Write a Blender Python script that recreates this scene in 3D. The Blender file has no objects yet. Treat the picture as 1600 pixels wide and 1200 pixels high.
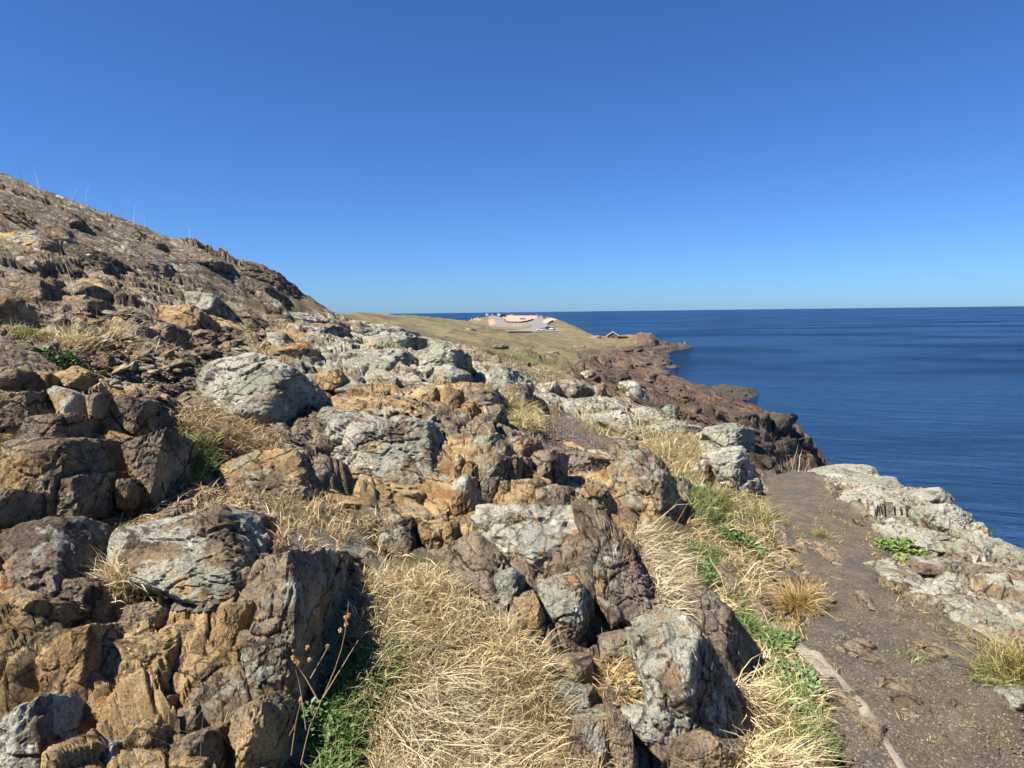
import bpy, bmesh, math, random
import numpy as np
from mathutils import Matrix, Vector
from mathutils.geometry import delaunay_2d_cdt
random.seed(7); rng = np.random.default_rng(7)
scene = bpy.context.scene
COL = scene.collection
R = math.radians

# ------------------------------------------------------------------ camera
EYE = 18.0                      # eye height above the sea (metres)
FPX = 1109.0                    # focal length in pixels of a 1600 px wide frame
PITCH, ROLL = R(5.79), R(-0.69)
fwd = np.array([0, math.cos(PITCH), -math.sin(PITCH)])
up0 = np.array([0, math.sin(PITCH), math.cos(PITCH)])
rt0 = np.array([1.0, 0, 0])
RT = math.cos(ROLL) * rt0 + math.sin(ROLL) * up0
UP = -math.sin(ROLL) * rt0 + math.cos(ROLL) * up0
CAM = np.array([0, 0, EYE])
cd = bpy.data.cameras.new('camera'); cam = bpy.data.objects.new('camera', cd); COL.objects.link(cam)
m = Matrix.Identity(4)
for i in range(3):
    m[i][0], m[i][1], m[i][2], m[i][3] = RT[i], UP[i], -fwd[i], CAM[i]
cam.matrix_world = m
cd.sensor_width = 36; cd.lens = 36 * FPX / 1600; cd.clip_start = 0.05; cd.clip_end = 80000
scene.camera = cam

# ------------------------------------------------------------------ sky, sun, exposure
SUN_AZ, SUN_EL = R(243), R(54)      # azimuth clockwise from +Y (view direction): left and a little behind
sdir = np.array([math.sin(SUN_AZ) * math.cos(SUN_EL), math.cos(SUN_AZ) * math.cos(SUN_EL), math.sin(SUN_EL)])
w = bpy.data.worlds.new('World'); scene.world = w; w.use_nodes = True
nt = w.node_tree; bg = nt.nodes['Background']
sky = nt.nodes.new('ShaderNodeTexSky'); sky.sky_type = 'NISHITA'; sky.sun_disc = False
sky.sun_elevation = SUN_EL; sky.sun_rotation = SUN_AZ
sky.altitude = 0; sky.air_density = 0.8; sky.dust_density = 0.3; sky.ozone_density = 6.0
mx = nt.nodes.new('ShaderNodeMix'); mx.data_type = 'RGBA'; mx.blend_type = 'MULTIPLY'; mx.inputs[0].default_value = 1; mx.inputs[7].default_value = (.47, .735, 1.10, 1)   # clean sea air: a deeper blue everywhere
nt.links.new(sky.outputs[0], mx.inputs[6]); nt.links.new(mx.outputs[2], bg.inputs[0]); bg.inputs[1].default_value = 0.0545
ld = bpy.data.lights.new('sun', 'SUN'); ld.energy = 4.9; ld.angle = R(0.53); ld.color = (1.0, 0.955, 0.87)
lo = bpy.data.objects.new('sun', ld); COL.objects.link(lo)
lo.rotation_euler = Vector(tuple(sdir)).to_track_quat('Z', 'Y').to_euler()
vs = scene.view_settings; vs.view_transform = 'Standard'; vs.look = 'None'; vs.gamma = 1; vs.exposure = 1.27
scene.cycles.use_denoising = True; scene.cycles.use_adaptive_sampling = True; scene.cycles.adaptive_threshold = 0.03
scene.cycles.max_bounces = 5; scene.cycles.diffuse_bounces = 2

# ------------------------------------------------------------------ pixel helpers
def dirs(px, py):
    px = np.asarray(px, float); py = np.asarray(py, float)
    return fwd * FPX + RT * (px[..., None] - 800) + UP * (600 - py[..., None])
def pt(px, py, Y):
    d = dirs(px, py); return CAM + d * (np.asarray(Y, float) / d[..., 1])[..., None]
def project(P):
    v = P - CAM; z = v @ fwd
    z = np.where(z < 1e-3, 1e-3, z)
    return 800 + FPX * (v @ RT) / z, 600 - FPX * (v @ UP) / z

# ------------------------------------------------------------------ noise
def _h(ix, iy, iz, s):
    h = (ix.astype(np.int64) * 374761393 + iy.astype(np.int64) * 668265263 + iz.astype(np.int64) * 2147483647 + s * 974711) & 0xffffffff
    h = ((h ^ (h >> 13)) * 1274126177) & 0xffffffff
    h = ((h ^ (h >> 16)) * 2246822519) & 0xffffffff
    return ((h ^ (h >> 15)) & 0xffffff).astype(np.float32) / 16777215.0
def vnoise(P, s=0):
    i = np.floor(P).astype(np.int64); f = (P - i).astype(np.float32); f = f * f * (3 - 2 * f)
    o = 0
    for a in (0, 1):
        for b in (0, 1):
            for c in (0, 1):
                wgt = (f[:, 0] if a else 1 - f[:, 0]) * (f[:, 1] if b else 1 - f[:, 1]) * (f[:, 2] if c else 1 - f[:, 2])
                o = o + wgt * _h(i[:, 0] + a, i[:, 1] + b, i[:, 2] + c, s)
    return o * 2 - 1
def fbm(P, s=0, n=4, gain=.5):
    o = 0; a = 1; t = 0
    for k in range(n):
        o = o + a * vnoise(P * (2.03 ** k) + 17.3 * k, s + k); t += a; a *= gain
    return o / t
def cells(P, s=0, flat=False):
    """F1, F2, cell random value, offset of the point from its cell point, second random"""
    i = np.floor(P).astype(np.int64); N = len(P)
    f1 = np.full(N, 9., np.float32); f2 = np.full(N, 9., np.float32); cid = np.zeros((N, 3), np.float32)
    off = np.zeros((N, 3), np.float32)
    for a in (-1, 0, 1):
        for b in (-1, 0, 1):
            for c in ((0,) if flat else (-1, 0, 1)):
                jx, jy, jz = i[:, 0] + a, i[:, 1] + b, i[:, 2] + c
                r0 = _h(jx, jy, jz, s); r1 = _h(jx, jy, jz, s + 1); r2 = _h(jx, jy, jz, s + 2)
                dx = (P[:, 0] - jx - r0).astype(np.float32); dy = (P[:, 1] - jy - r1).astype(np.float32)
                dz = np.zeros_like(dx) if flat else (P[:, 2] - jz - r2).astype(np.float32)
                d = np.sqrt(dx * dx + dy * dy + dz * dz)
                near = d < f1
                f2 = np.where(near, f1, np.minimum(f2, d)); f1 = np.where(near, d, f1)
                cid[near] = np.stack([r0, r1, r2], 1)[near]; off[near] = np.stack([dx, dy, dz], 1)[near]
    return f1, f2, cid, off
def sstep(a, b, x):
    t = np.clip((x - a) / (b - a), 0, 1); return t * t * (3 - 2 * t)
def facets(P, s=0, tilt=.9, crack=.35, cw=.10, flat=False):
    """blocky fractured relief, about -1..1, in units of the cell size"""
    f1, f2, cid, off = cells(P, s, flat)
    hgt = (cid[:, 2] - .5) * .75 + tilt * ((cid[:, 0] - .5) * off[:, 0] + (cid[:, 1] - .5) * off[:, 1]) * 2
    return hgt - crack * (1 - sstep(0, cw, f2 - f1))

# ------------------------------------------------------------------ base relief: measured points, triangulated
TH0, TH1, LR0, LR1 = R(-62), R(62), math.log(0.9), math.log(900)
GT, GR = 500, 640
ctrl = []                        # (theta, ln r, drop below the eye)
def addw(x, y, z):
    ctrl.append((math.atan2(x, y), math.log(math.hypot(x, y)), EYE - z))
def V(px, py, Y):
    p = pt(px, py, Y); addw(*p)
def W(px, Y, drop):              # a place that is hidden in the photo, by bearing, distance and drop below the eye
    addw((px - 800) / FPX * Y, Y, EYE - drop)
for a in """1500 1190 2.9;1300 1190 2.8;1180 1150 3.0;1590 1050 3.7;1240 960 4.7;1400 960 4.6;1590 960 4.8;1240 850 6.4;1400 850 6.6
1590 872 6.2;1200 735 10.5;1285 729 11.3;1360 731 10.9;1420 765 9.3;1490 768 9.2;1540 832 7.3;1100 870 5.5;1173 1056 3.6;1130 960 4.5;1180 800 7.8
930 830 3.9;850 800 4.1;1010 905 4.0;1080 990 3.3;900 1000 3.0;1070 1180 2.5;940 1150 2.5;990 940 3.7;1050 925 4.6;1010 850 5.2
750 1000 2.75;750 1190 2.2;620 900 3.1;500 820 3.4;560 1190 2.1;850 1190 2.3;840 1010 2.75
450 1190 2.0;370 1090 2.1;440 885 2.6;200 1190 1.9;0 1190 1.75;0 1000 2.05;160 1000 2.2;0 830 2.4;200 840 2.75;340 810 2.9;420 830 3.0;260 950 2.4;540 1050 2.35
90 800 3.0;90 650 3.35;0 615 3.3;0 760 2.9;250 650 3.8;230 790 3.2;300 760 3.6;420 700 4.2;340 640 4.7;100 560 4.9;0 560 4.3;200 520 6;0 450 6.2;0 500 5.2
0 360 9;0 268 12.5;100 308 13;150 328 13.5;250 365 14;330 388 14.5;400 415 15;470 458 16;525 495 17;100 440 7.5;200 440 9.5;300 470 10.5;420 490 13;400 460 13.6;300 420 12.5;150 380 11
500 520 14;450 560 8;600 560 9.5;560 520 15.5;600 512 20;560 640 5.8;500 650 5.1;400 650 4.9;620 655 5.3;700 740 4.75;600 790 4.1;840 790 4.7;720 860 3.6;560 770 4.2
700 590 8.6;740 640 6.6;850 700 6.6;900 690 8;960 800 5.6;1000 720 7.2;1050 827 5.5;1060 760 8;1100 700 10.4;1150 667 13;960 660 12;860 640 11.5;820 600 14;760 580 12;1040 645 15.5;1100 655 15
900 590 22;800 560 25;700 530 32;600 505 36;660 520 30;980 610 24;1030 628 21
800 535 75;900 555 80;860 580 42;1000 600 60;950 570 95;1050 625 55;1120 640 58;1175 655 62;1215 648 68;1240 656 76;1266 690 80;1090 612 88
1000 565 190;1030 580 170;1020 550 262;950 545 200;900 530 250;990 521 335;960 528 330;1020 526 340;1050 535 345;1075 539 350;930 525 345;1000 540 300
550 500 95;530 490 120;600 491.5 160;650 493.5 200;690 497 245;735 504 310;650 510 110;720 525 120;800 520 340;876 517 368;805 519 368;840 522 300;900 515 375
765 494 445;740 497 440;725 502 430;790 508 395;760 510 385;850 491.5 458;800 491.5 462;870 497 435;890 507 405;770 491 456;880 520 330""".replace('\n', ';').split(';'):
    V(*map(float, a.split()))
# the shoreline (sea level) and the sea bed
for px, py in ((1290, 724), (1200, 640), (1100, 607), (1062, 592), (1046, 585), (1040, 572), (1050, 565), (1052, 556), (1040, 551), (1062, 547), (1086, 543)):
    d = dirs(px, py); Yd = -EYE / d[2] * d[1]; V(px, py, Yd)
    p = pt(px + 24, py, Yd); addw(p[0] + 2, p[1], -3.5)
# cliff edge of the terrace falling to the sea
for px, py, Y in ((1230, 731, 11.2), (1285, 727, 11.5), (1362, 728, 11.1), (1425, 761, 9.5), (1492, 763, 9.4), (1545, 826, 7.5), (1600, 868, 6.3), (1680, 905, 5.6), (1850, 980, 4.6)):
    p = pt(px, py, Y)
    addw(*p)
    ux, uy = (.62, .78) if px < 1300 else (.8, .6)
    for o, dz in ((.7, 1.6), (2.5, 5.5), (7, 10), (16, 19)):
        addw(p[0] + ux * o, p[1] + uy * o, p[2] - dz)
for px, Y, dr in ((1190, 14, 3.6), (1190, 22, 6), (1190, 40, 8), (1120, 30, 5.2), (1250, 50, 15), (1300, 60, 19), (1400, 60, 22), (1500, 60, 22), (1600, 40, 22), (1800, 30, 22), (2300, 20, 22), (2600, 10, 22),
                 (1350, 90, 22), (1300, 120, 22), (1240, 160, 22), (1500, 160, 22), (1200, 300, 22), (1150, 400, 22), (1050, 420, 22), (1600, 420, 22), (2200, 420, 22), (2600, 120, 22), (2600, 700, 24), (1000, 560, 24), (1700, 800, 24),
                 (950, 410, 18), (920, 440, 14), (900, 480, 20), (850, 500, 14), (800, 505, 12), (740, 500, 14), (700, 460, 13), (700, 520, 22), (800, 600, 24), (600, 600, 24), (400, 700, 24), (-600, 700, 24), (640, 330, 12), (600, 420, 22),
                 (-1200, 400, 6), (-600, 300, 4), (0, 300, 4), (300, 250, 3), (450, 160, 1.4), (300, 60, .6), (480, 60, .6), (520, 25, .9), (400, 22, .2), (200, 20, -.6), (0, 19, -1.4), (-400, 22, -2.5), (0, 45, -.6), (-600, 60, -2.5), (-1200, 60, -2),
                 (-200, 12, -2.9), (-600, 12, -4), (-1200, 12, -4.5), (-200, 6, -.6), (-600, 6, -1.6), (-1200, 6, -2.2), (-300, 3, .45), (-700, 3, .1), (-1200, 3, -.1), (-300, 1.8, 1.05), (-1200, 1.8, .8),
                 (800, .8, 1.55), (100, .8, 1.3), (1600, .8, 1.9), (-700, .8, 1.2), (2300, .8, 2.0), (1300, 1.6, 1.85), (1700, 1.8, 1.9), (2300, 2, 2.0), (800, 1.4, 1.5), (300, 1.2, 1.3), (1900, 3.2, 2.2), (2300, 2.6, 2.4), (2600, 3, 9), (2300, 5, 15)):
    W(px, Y, dr)
for th in (TH0 - .1, TH1 + .1):
    for lr, dr in ((LR0 - .2, 1.5), (2.0, -2 if th < 0 else 22), (LR1 + .2, 24)):
        ctrl.append((th, lr, dr))
C_ = np.array(ctrl)
KX = 1.6                          # bearing is stretched against ln r in the triangulation
vv, ee, ff, *_ = delaunay_2d_cdt([Vector((a * KX, b)) for a, b, c in ctrl], [], [], 0, 1e-6)
cz = np.zeros(len(vv))
src = _[0] if _ else None
cxy = np.array([(v.x, v.y) for v in vv])
for k in range(len(vv)):
    j = int(np.argmin((C_[:, 0] * KX - cxy[k, 0]) ** 2 + (C_[:, 1] - cxy[k, 1]) ** 2)); cz[k] = C_[j, 2]
gt = np.linspace(TH0, TH1, GT); gr = np.linspace(LR0, LR1, GR)
BASE = np.full((GT, GR), np.nan)
for f in ff:
    A = cxy[list(f)]; zz = cz[list(f)]
    i0, i1 = np.searchsorted(gt * KX, [A[:, 0].min(), A[:, 0].max()]); j0, j1 = np.searchsorted(gr, [A[:, 1].min(), A[:, 1].max()])
    if i1 <= i0 or j1 <= j0: continue
    X, Y = np.meshgrid(gt[i0:i1] * KX, gr[j0:j1], indexing='ij')
    det = (A[1, 1] - A[2, 1]) * (A[0, 0] - A[2, 0]) + (A[2, 0] - A[1, 0]) * (A[0, 1] - A[2, 1])
    if abs(det) < 1e-12: continue
    a = ((A[1, 1] - A[2, 1]) * (X - A[2, 0]) + (A[2, 0] - A[1, 0]) * (Y - A[2, 1])) / det
    b = ((A[2, 1] - A[0, 1]) * (X - A[2, 0]) + (A[0, 0] - A[2, 0]) * (Y - A[2, 1])) / det
    c = 1 - a - b; ok = (a >= -1e-6) & (b >= -1e-6) & (c >= -1e-6)
    S = BASE[i0:i1, j0:j1]; S[ok] = (a * zz[0] + b * zz[1] + c * zz[2])[ok]
BASE = np.where(np.isnan(BASE), 22., BASE)
for _i in range(3):                # soften the facets a little
    Pd = np.pad(BASE, 1, mode='edge'); BASE = (Pd[:-2, 1:-1] + Pd[2:, 1:-1] + Pd[1:-1, :-2] + Pd[1:-1, 2:] + 2 * Pd[1:-1, 1:-1]) / 6
def look(G, th, lr):
    u = np.clip((th - TH0) / (TH1 - TH0) * (GT - 1), 0, GT - 1.001); v = np.clip((lr - LR0) / (LR1 - LR0) * (GR - 1), 0, GR - 1.001)
    i = u.astype(int); j = v.astype(int); a = u - i; b = v - j
    return G[i, j] * (1 - a) * (1 - b) + G[i + 1, j] * a * (1 - b) + G[i, j + 1] * (1 - a) * b + G[i + 1, j + 1] * a * b
def ground(x, y, G=None):
    x = np.asarray(x, float); y = np.asarray(y, float)
    return EYE - look(BASE if G is None else G, np.arctan2(x, y), np.log(np.hypot(x, y)))
_lr = np.linspace(LR0, LR1, 1400)
def cast(px, py, G=None, shift=0.0):
    """world points where the rays of pixels meet the relief"""
    d = dirs(np.atleast_1d(px), np.atleast_1d(py)); th = np.arctan2(d[:, 0], d[:, 1]); sl = d[:, 2] / np.hypot(d[:, 0], d[:, 1])
    Z = EYE - look(BASE if G is None else G, np.repeat(th[:, None], 1400, 1), np.repeat(_lr[None], len(th), 0)) + shift
    ray = EYE + sl[:, None] * np.exp(_lr)[None]
    hit = ray <= Z; k = np.where(hit.any(1), hit.argmax(1), 1399); k = np.clip(k, 1, 1399)
    rr = np.exp(_lr[k]); ii = np.arange(len(k))
    e1 = ray[ii, k - 1] - Z[ii, k - 1]; e2 = ray[ii, k] - Z[ii, k]; t = np.clip(e1 / np.where(abs(e1 - e2) < 1e-9, 1, e1 - e2), 0, 1)
    rr = np.exp(_lr[k - 1]) * (1 - t) + rr * t
    return np.stack([np.sin(th) * rr, np.cos(th) * rr, EYE + sl * rr], 1)
def inpoly(px, py, poly):
    ins = np.zeros(np.shape(px), bool); n = len(poly)
    for i in range(n):
        x0, y0 = poly[i]; x1, y1 = poly[i - 1]
        c = (y0 > py) != (y1 > py)
        with np.errstate(divide='ignore', invalid='ignore'):
            ins ^= c & (px < (x1 - x0) * (py - y0) / (y1 - y0 + 1e-12) + x0)
    return ins
def PL(s):
    v = list(map(float, s.replace(',', ' ').split())); return [(v[i], v[i + 1]) for i in range(0, len(v), 2)]

# ------------------------------------------------------------------ objects
def tag(o, label=None, cat=None, group=None, kind=None):
    if label: o['label'] = label
    if cat: o['category'] = cat
    if group: o['group'] = group
    if kind: o['kind'] = kind
    return o
def mesh_np(name, V_, F, mat, attrs=None, smooth=True, parent=None, loc=None):
    me = bpy.data.meshes.new(name); V_ = np.asarray(V_, np.float32); F = np.asarray(F, np.int32)
    if loc is not None: V_ = V_ - np.asarray(loc, np.float32)
    k = F.shape[1]
    me.vertices.add(len(V_)); me.vertices.foreach_set('co', V_.ravel())
    me.loops.add(F.size); me.loops.foreach_set('vertex_index', F.ravel())
    me.polygons.add(len(F)); me.polygons.foreach_set('loop_start', np.arange(0, F.size, k, dtype=np.int32))
    me.polygons.foreach_set('loop_total', np.full(len(F), k, np.int32))
    me.polygons.foreach_set('use_smooth', np.full(len(F), smooth))
    me.update(calc_edges=True)
    for n, d in (attrs or {}).items():
        d = np.asarray(d, np.float32)
        if d.ndim == 1:
            me.attributes.new(n, 'FLOAT', 'POINT').data.foreach_set('value', d)
        else:
            me.attributes.new(n, 'FLOAT_COLOR', 'POINT').data.foreach_set('color', d.ravel())
    if mat: me.materials.append(mat)
    o = bpy.data.objects.new(name, me); COL.objects.link(o)
    if loc is not None: o.location = loc
    if parent: o.parent = parent
    return o
def empty(name, loc, rz=0):
    o = bpy.data.objects.new(name, None); o.location = loc; o.rotation_euler[2] = rz; o.empty_display_size = .1; COL.objects.link(o); return o
class MB:
    def __init__(s): s.v = []; s.f = []
    def box(s, x0, x1, y0, y1, z0, z1, taper=0):
        n = len(s.v); t = taper
        s.v += [(x0, y0, z0), (x1, y0, z0), (x1, y1, z0), (x0, y1, z0), (x0 + t, y0 + t, z1), (x1 - t, y0 + t, z1), (x1 - t, y1 - t, z1), (x0 + t, y1 - t, z1)]
        s.f += [[n + i for i in q] for q in ((0, 3, 2, 1), (4, 5, 6, 7), (0, 1, 5, 4), (1, 2, 6, 5), (2, 3, 7, 6), (3, 0, 4, 7))]; return s
    def prism(s, prof, y0, y1):          # profile in x,z
        n = len(s.v); k = len(prof)
        s.v += [(x, y0, z) for x, z in prof] + [(x, y1, z) for x, z in prof]
        s.f += [list(range(n, n + k)), list(range(n + 2 * k - 1, n + k - 1, -1))] + [[n + i, n + k + i, n + k + (i + 1) % k, n + (i + 1) % k] for i in range(k)]; return s
    def cyl(s, c, r, h, axis='z', k=12, r2=None):
        n = len(s.v); r2 = r if r2 is None else r2
        for e in (0, 1):
            for i in range(k):
                a = 2 * math.pi * i / k; q = r2 if e else r
                u, v, t = q * math.cos(a), q * math.sin(a), e * h
                s.v.append((c[0] + u, c[1] + v, c[2] + t) if axis == 'z' else (c[0] + u, c[1] + t, c[2] + v) if axis == 'y' else (c[0] + t, c[1] + u, c[2] + v))
        s.f += [list(range(n, n + k))[::-1], list(range(n + k, n + 2 * k))] + [[n + i, n + (i + 1) % k, n + k + (i + 1) % k, n + k + i] for i in range(k)]; return s
    def build(s, name, mat, parent=None, loc=None):
        me = bpy.data.meshes.new(name); me.from_pydata(s.v, [], s.f); me.update()
        bm = bmesh.new(); bm.from_mesh(me); bmesh.ops.recalc_face_normals(bm, faces=bm.faces); bm.to_mesh(me); bm.free()
        me.materials.append(mat); o = bpy.data.objects.new(name, me); COL.objects.link(o)
        if loc is not None: o.location = loc
        o.parent = parent; return o
# ------------------------------------------------------------------ materials
class N:
    def __init__(s, name):
        s.m = bpy.data.materials.new(name); s.m.use_nodes = True; s.t = s.m.node_tree; s.b = s.t.nodes['Principled BSDF']
        s.b.inputs['Roughness'].default_value = .85; s.b.inputs['Specular IOR Level'].default_value = .25
    def n(s, ty, **k):
        x = s.t.nodes.new(ty)
        for a, v in k.items(): setattr(x, a, v)
        return x
    def put(s, sock, v):
        if hasattr(v, 'is_output') or isinstance(v, bpy.types.NodeSocket): s.t.links.new(v, sock)
        elif isinstance(v, (tuple, list)): sock.default_value = tuple(v) + ((1,) if len(v) == 3 and len(sock.default_value) == 4 else ())
        else: sock.default_value = v
    def pos(s): return s.n('ShaderNodeNewGeometry').outputs['Position']
    def mapv(s, v, scale=(1, 1, 1), rot=(0, 0, 0)):
        x = s.n('ShaderNodeMapping'); s.put(x.inputs['Vector'], v); x.inputs['Scale'].default_value = scale; x.inputs['Rotation'].default_value = rot; return x.outputs[0]
    def noise(s, v, scale, detail=4, rough=.55, dist=0):
        x = s.n('ShaderNodeTexNoise'); s.put(x.inputs['Vector'], v); x.inputs['Scale'].default_value = scale
        x.inputs['Detail'].default_value = detail; x.inputs['Roughness'].default_value = rough; x.inputs['Distortion'].default_value = dist; return x.outputs[0]
    def vor(s, v, scale, feat='F1', rnd=1, out='Distance'):
        x = s.n('ShaderNodeTexVoronoi', feature=feat); s.put(x.inputs['Vector'], v); x.inputs['Scale'].default_value = scale; x.inputs['Randomness'].default_value = rnd; return x.outputs[out]
    def mix(s, f, a, b, bt='MIX'):
        x = s.n('ShaderNodeMix', data_type='RGBA', blend_type=bt); s.put(x.inputs[0], f); s.put(x.inputs[6], a); s.put(x.inputs[7], b); return x.outputs[2]
    def mth(s, op, a, b=0.0, c=0.0):
        x = s.n('ShaderNodeMath', operation=op); s.put(x.inputs[0], a); s.put(x.inputs[1], b)
        if op in ('MULTIPLY_ADD',): s.put(x.inputs[2], c)
        return x.outputs[0]
    def ss(s, v, a, b):
        x = s.n('ShaderNodeMapRange', interpolation_type='SMOOTHSTEP'); s.put(x.inputs[0], v); x.inputs[1].default_value = a; x.inputs[2].default_value = b; return x.outputs[0]
    def attr(s, name): return s.n('ShaderNodeAttribute', attribute_name=name)
    def sep(s, c):
        x = s.n('ShaderNodeSeparateColor'); s.put(x.inputs[0], c); return x.outputs
    def bump(s, h, dist, strength=1, prev=None):
        x = s.n('ShaderNodeBump'); s.put(x.inputs['Height'], h); x.inputs['Distance'].default_value = dist; s.put(x.inputs['Strength'], strength)
        if prev is not None: s.put(x.inputs['Normal'], prev)
        return x.outputs[0]
    def col(s, c): s.put(s.b.inputs['Base Color'], c)
    def nrm(s, c): s.put(s.b.inputs['Normal'], c)
def plain(name, c, rough=.7, spec=.3, metal=0, var=.12):
    k = N(name); p = k.pos(); n_ = k.noise(p, 3.0, 4)
    c = tuple(x * .80 for x in c)
    k.col(k.mix(n_, tuple(x * (1 - var) for x in c), tuple(min(1, x * (1 + var)) for x in c)))
    k.b.inputs['Roughness'].default_value = rough; k.b.inputs['Specular IOR Level'].default_value = spec; k.b.inputs['Metallic'].default_value = metal
    return k.m

def rock_material(name, ground=True, stone=True):
    k = N(name); p = k.pos()
    a1 = k.attr('m1'); s1 = k.sep(a1.outputs['Color']); lich, och, red = s1[0], s1[1], s1[2]; wet = a1.outputs['Alpha']
    a2 = k.attr('m2'); s2 = k.sep(a2.outputs['Color']); veg, path, orange = s2[0], s2[1], s2[2]
    if ground and stone: path = k.ss(k.mth('ADD', path, k.mth('MULTIPLY', k.mth('SUBTRACT', k.noise(p, 2.4, 6, .7), .5), 1.5)), .30, .62)
    big = k.noise(p, .9, 5, .6); mid = k.noise(p, 4.5, 6, .62, .4); fine = k.noise(p, 26, 6, .7); grit = k.noise(p, 130, 3, .6)
    # bare rock: dark purple-brown to grey-brown
    c = k.mix(k.ss(mid, .33, .68), (.155, .114, .078), (.380, .292, .195))
    c = k.mix(k.ss(k.noise(p, 2.1, 4), .5, .68), c, (.290, .238, .190))
    c = k.mix(k.ss(fine, .51, .66), c, (.062, .049, .042))
    if stone:
     # ochre staining on broken faces
     ocol = k.mix(k.ss(mid, .38, .68), (.315, .200, .092), (.600, .440, .230))
     ocol = k.mix(k.ss(k.noise(p, 7.5, 5, .65), .60, .70), ocol, (.35, .155, .055))
     ocol = k.mix(k.ss(fine, .56, .72), ocol, (.16, .110, .072))
     om = k.ss(k.mth('ADD', k.mth('MULTIPLY', och, 1.0), k.mth('MULTIPLY', k.mth('SUBTRACT', k.noise(p, 3.2, 6, .62), .5), 2.0)), .38, .66)
     c = k.mix(om, c, ocol)
    # red-brown shore rock
    rcol = k.mix(k.ss(k.noise(p, .35, 7, .65), .35, .65), (.042, .029, .023), (.165, .102, .070))
    c = k.mix(red, c, rcol)
    c = k.mix(wet, c, k.mix(mid, (.030, .026, .024), (.070, .058, .050)))  # darkens the rock: wet near the sea, plain darker tone on the hill
    lm = 0.0
    if stone:
     # crusts of pale lichen
     ln = k.noise(p, 5.5, 7, .68, .3)
     lm = k.ss(k.mth('ADD', lich, k.mth('MULTIPLY', k.mth('SUBTRACT', ln, .5), 2.4)), .47, .60)
     spk = k.ss(k.noise(p, 75, 4, .7), .56, .64)
     lm = k.mth('MULTIPLY', lm, k.mth('SUBTRACT', 1.0, k.mth('MULTIPLY', spk, .5)))
     lcol = k.mix(k.ss(k.noise(p, 1.7, 4), .40, .62), (.320, .322, .255), (.500, .480, .408))
     lcol = k.mix(k.ss(k.vor(p, 7, 'F1'), .15, .10), lcol, (.70, .68, .625))
     lcol = k.mix(k.ss(fine, .5, .72), lcol, (.24, .24, .185))
     c = k.mix(lm, c, lcol)
     # orange lichen spots
     osp = k.mth('MULTIPLY', k.ss(k.mth('ADD', k.noise(p, 34, 5, .7), k.mth('MULTIPLY', k.vor(p, 8), -.55)), .40, .46), orange)
     c = k.mix(osp, c, (.56, .19, .025))
    pvs = 0.0
    if ground and stone:
     # path grit
     pv = k.vor(p, 55, 'F1', out='Color'); pvs = k.sep(pv)[0]
     pcol = k.mix(k.ss(k.noise(p, 6, 6, .6), .3, .7), (.112, .087, .064), (.200, .160, .120))
     pcol = k.mix(k.ss(pvs, .72, .95), pcol, (.20, .16, .125)); pcol = k.mix(k.ss(grit, .55, .75), pcol, (.075, .060, .055))
     pcol = k.mix(k.ss(k.noise(p, 1.6, 6, .65), .51, .58), pcol, (.125, .108, .100))
     pcol = k.mix(k.ss(k.noise(p, 2.6, 6, .65), .60, .70), pcol, (.15, .122, .064))
     c = k.mix(path, c, pcol)
    if ground:
     # thin turf
     gn = k.noise(p, .22, 6, .65); gf = k.noise(p, 9, 5, .7); gl_ = k.noise(p, .035, 6, .62, .5)
     gcol = k.mix(k.ss(gn, .40, .62), (.205, .165, .088), (.130, .108, .058))
     gcol = k.mix(k.ss(gl_, .50, .60), gcol, k.mix(gn, (.085, .098, .034), (.145, .142, .058)))
     gcol = k.mix(k.ss(k.noise(p, .06, 6, .65), .56, .64), gcol, (.105, .080, .052))
     gcol = k.mix(k.ss(gf, .47, .70), gcol, (.105, .082, .048))
     gcol = k.mix(k.ss(k.noise(p, 1.1, 6, .75), .54, .64), gcol, (.060, .052, .030)); gcol = k.mix(k.ss(k.noise(p, .16, 7, .75), .53, .60), gcol, (.095, .078, .046))
     gcol = k.mix(k.ss(k.noise(p, .7, 6, .7), .61, .68), gcol, (.26, .235, .195))
     c = k.mix(veg, c, gcol)
    c = k.mix(k.mth('MULTIPLY', k.ss(grit, .50, .62), .38), c, (.045, .036, .032))
    c = k.mix(k.mth('MULTIPLY', k.ss(k.noise(p, 95, 3, .65), .58, .68), .25), c, (.55, .50, .43))
    h1 = k.noise(p, 15, 6, .70)
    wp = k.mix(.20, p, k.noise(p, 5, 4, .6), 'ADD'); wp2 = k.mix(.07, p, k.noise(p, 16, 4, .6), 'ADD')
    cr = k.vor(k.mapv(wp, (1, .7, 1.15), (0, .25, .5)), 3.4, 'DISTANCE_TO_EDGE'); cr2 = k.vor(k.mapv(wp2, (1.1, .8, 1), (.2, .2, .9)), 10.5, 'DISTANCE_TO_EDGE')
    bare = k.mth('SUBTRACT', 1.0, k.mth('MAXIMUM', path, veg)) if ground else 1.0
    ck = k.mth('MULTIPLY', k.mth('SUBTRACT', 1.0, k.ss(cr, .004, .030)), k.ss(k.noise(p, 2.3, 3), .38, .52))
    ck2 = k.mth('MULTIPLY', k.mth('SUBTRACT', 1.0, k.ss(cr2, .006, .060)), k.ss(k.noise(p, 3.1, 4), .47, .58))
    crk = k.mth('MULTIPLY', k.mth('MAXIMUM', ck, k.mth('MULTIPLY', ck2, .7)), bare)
    k.col(k.mix(k.mth('MULTIPLY', crk, k.mth('MULTIPLY_ADD', lm, -.35, .85)), k.mix(1.0, c, (1.04, 1.02, .95), 'MULTIPLY'), (.020, .016, .013)))  # near-black crack lines: shade of the gaps painted into the rock colour
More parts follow.
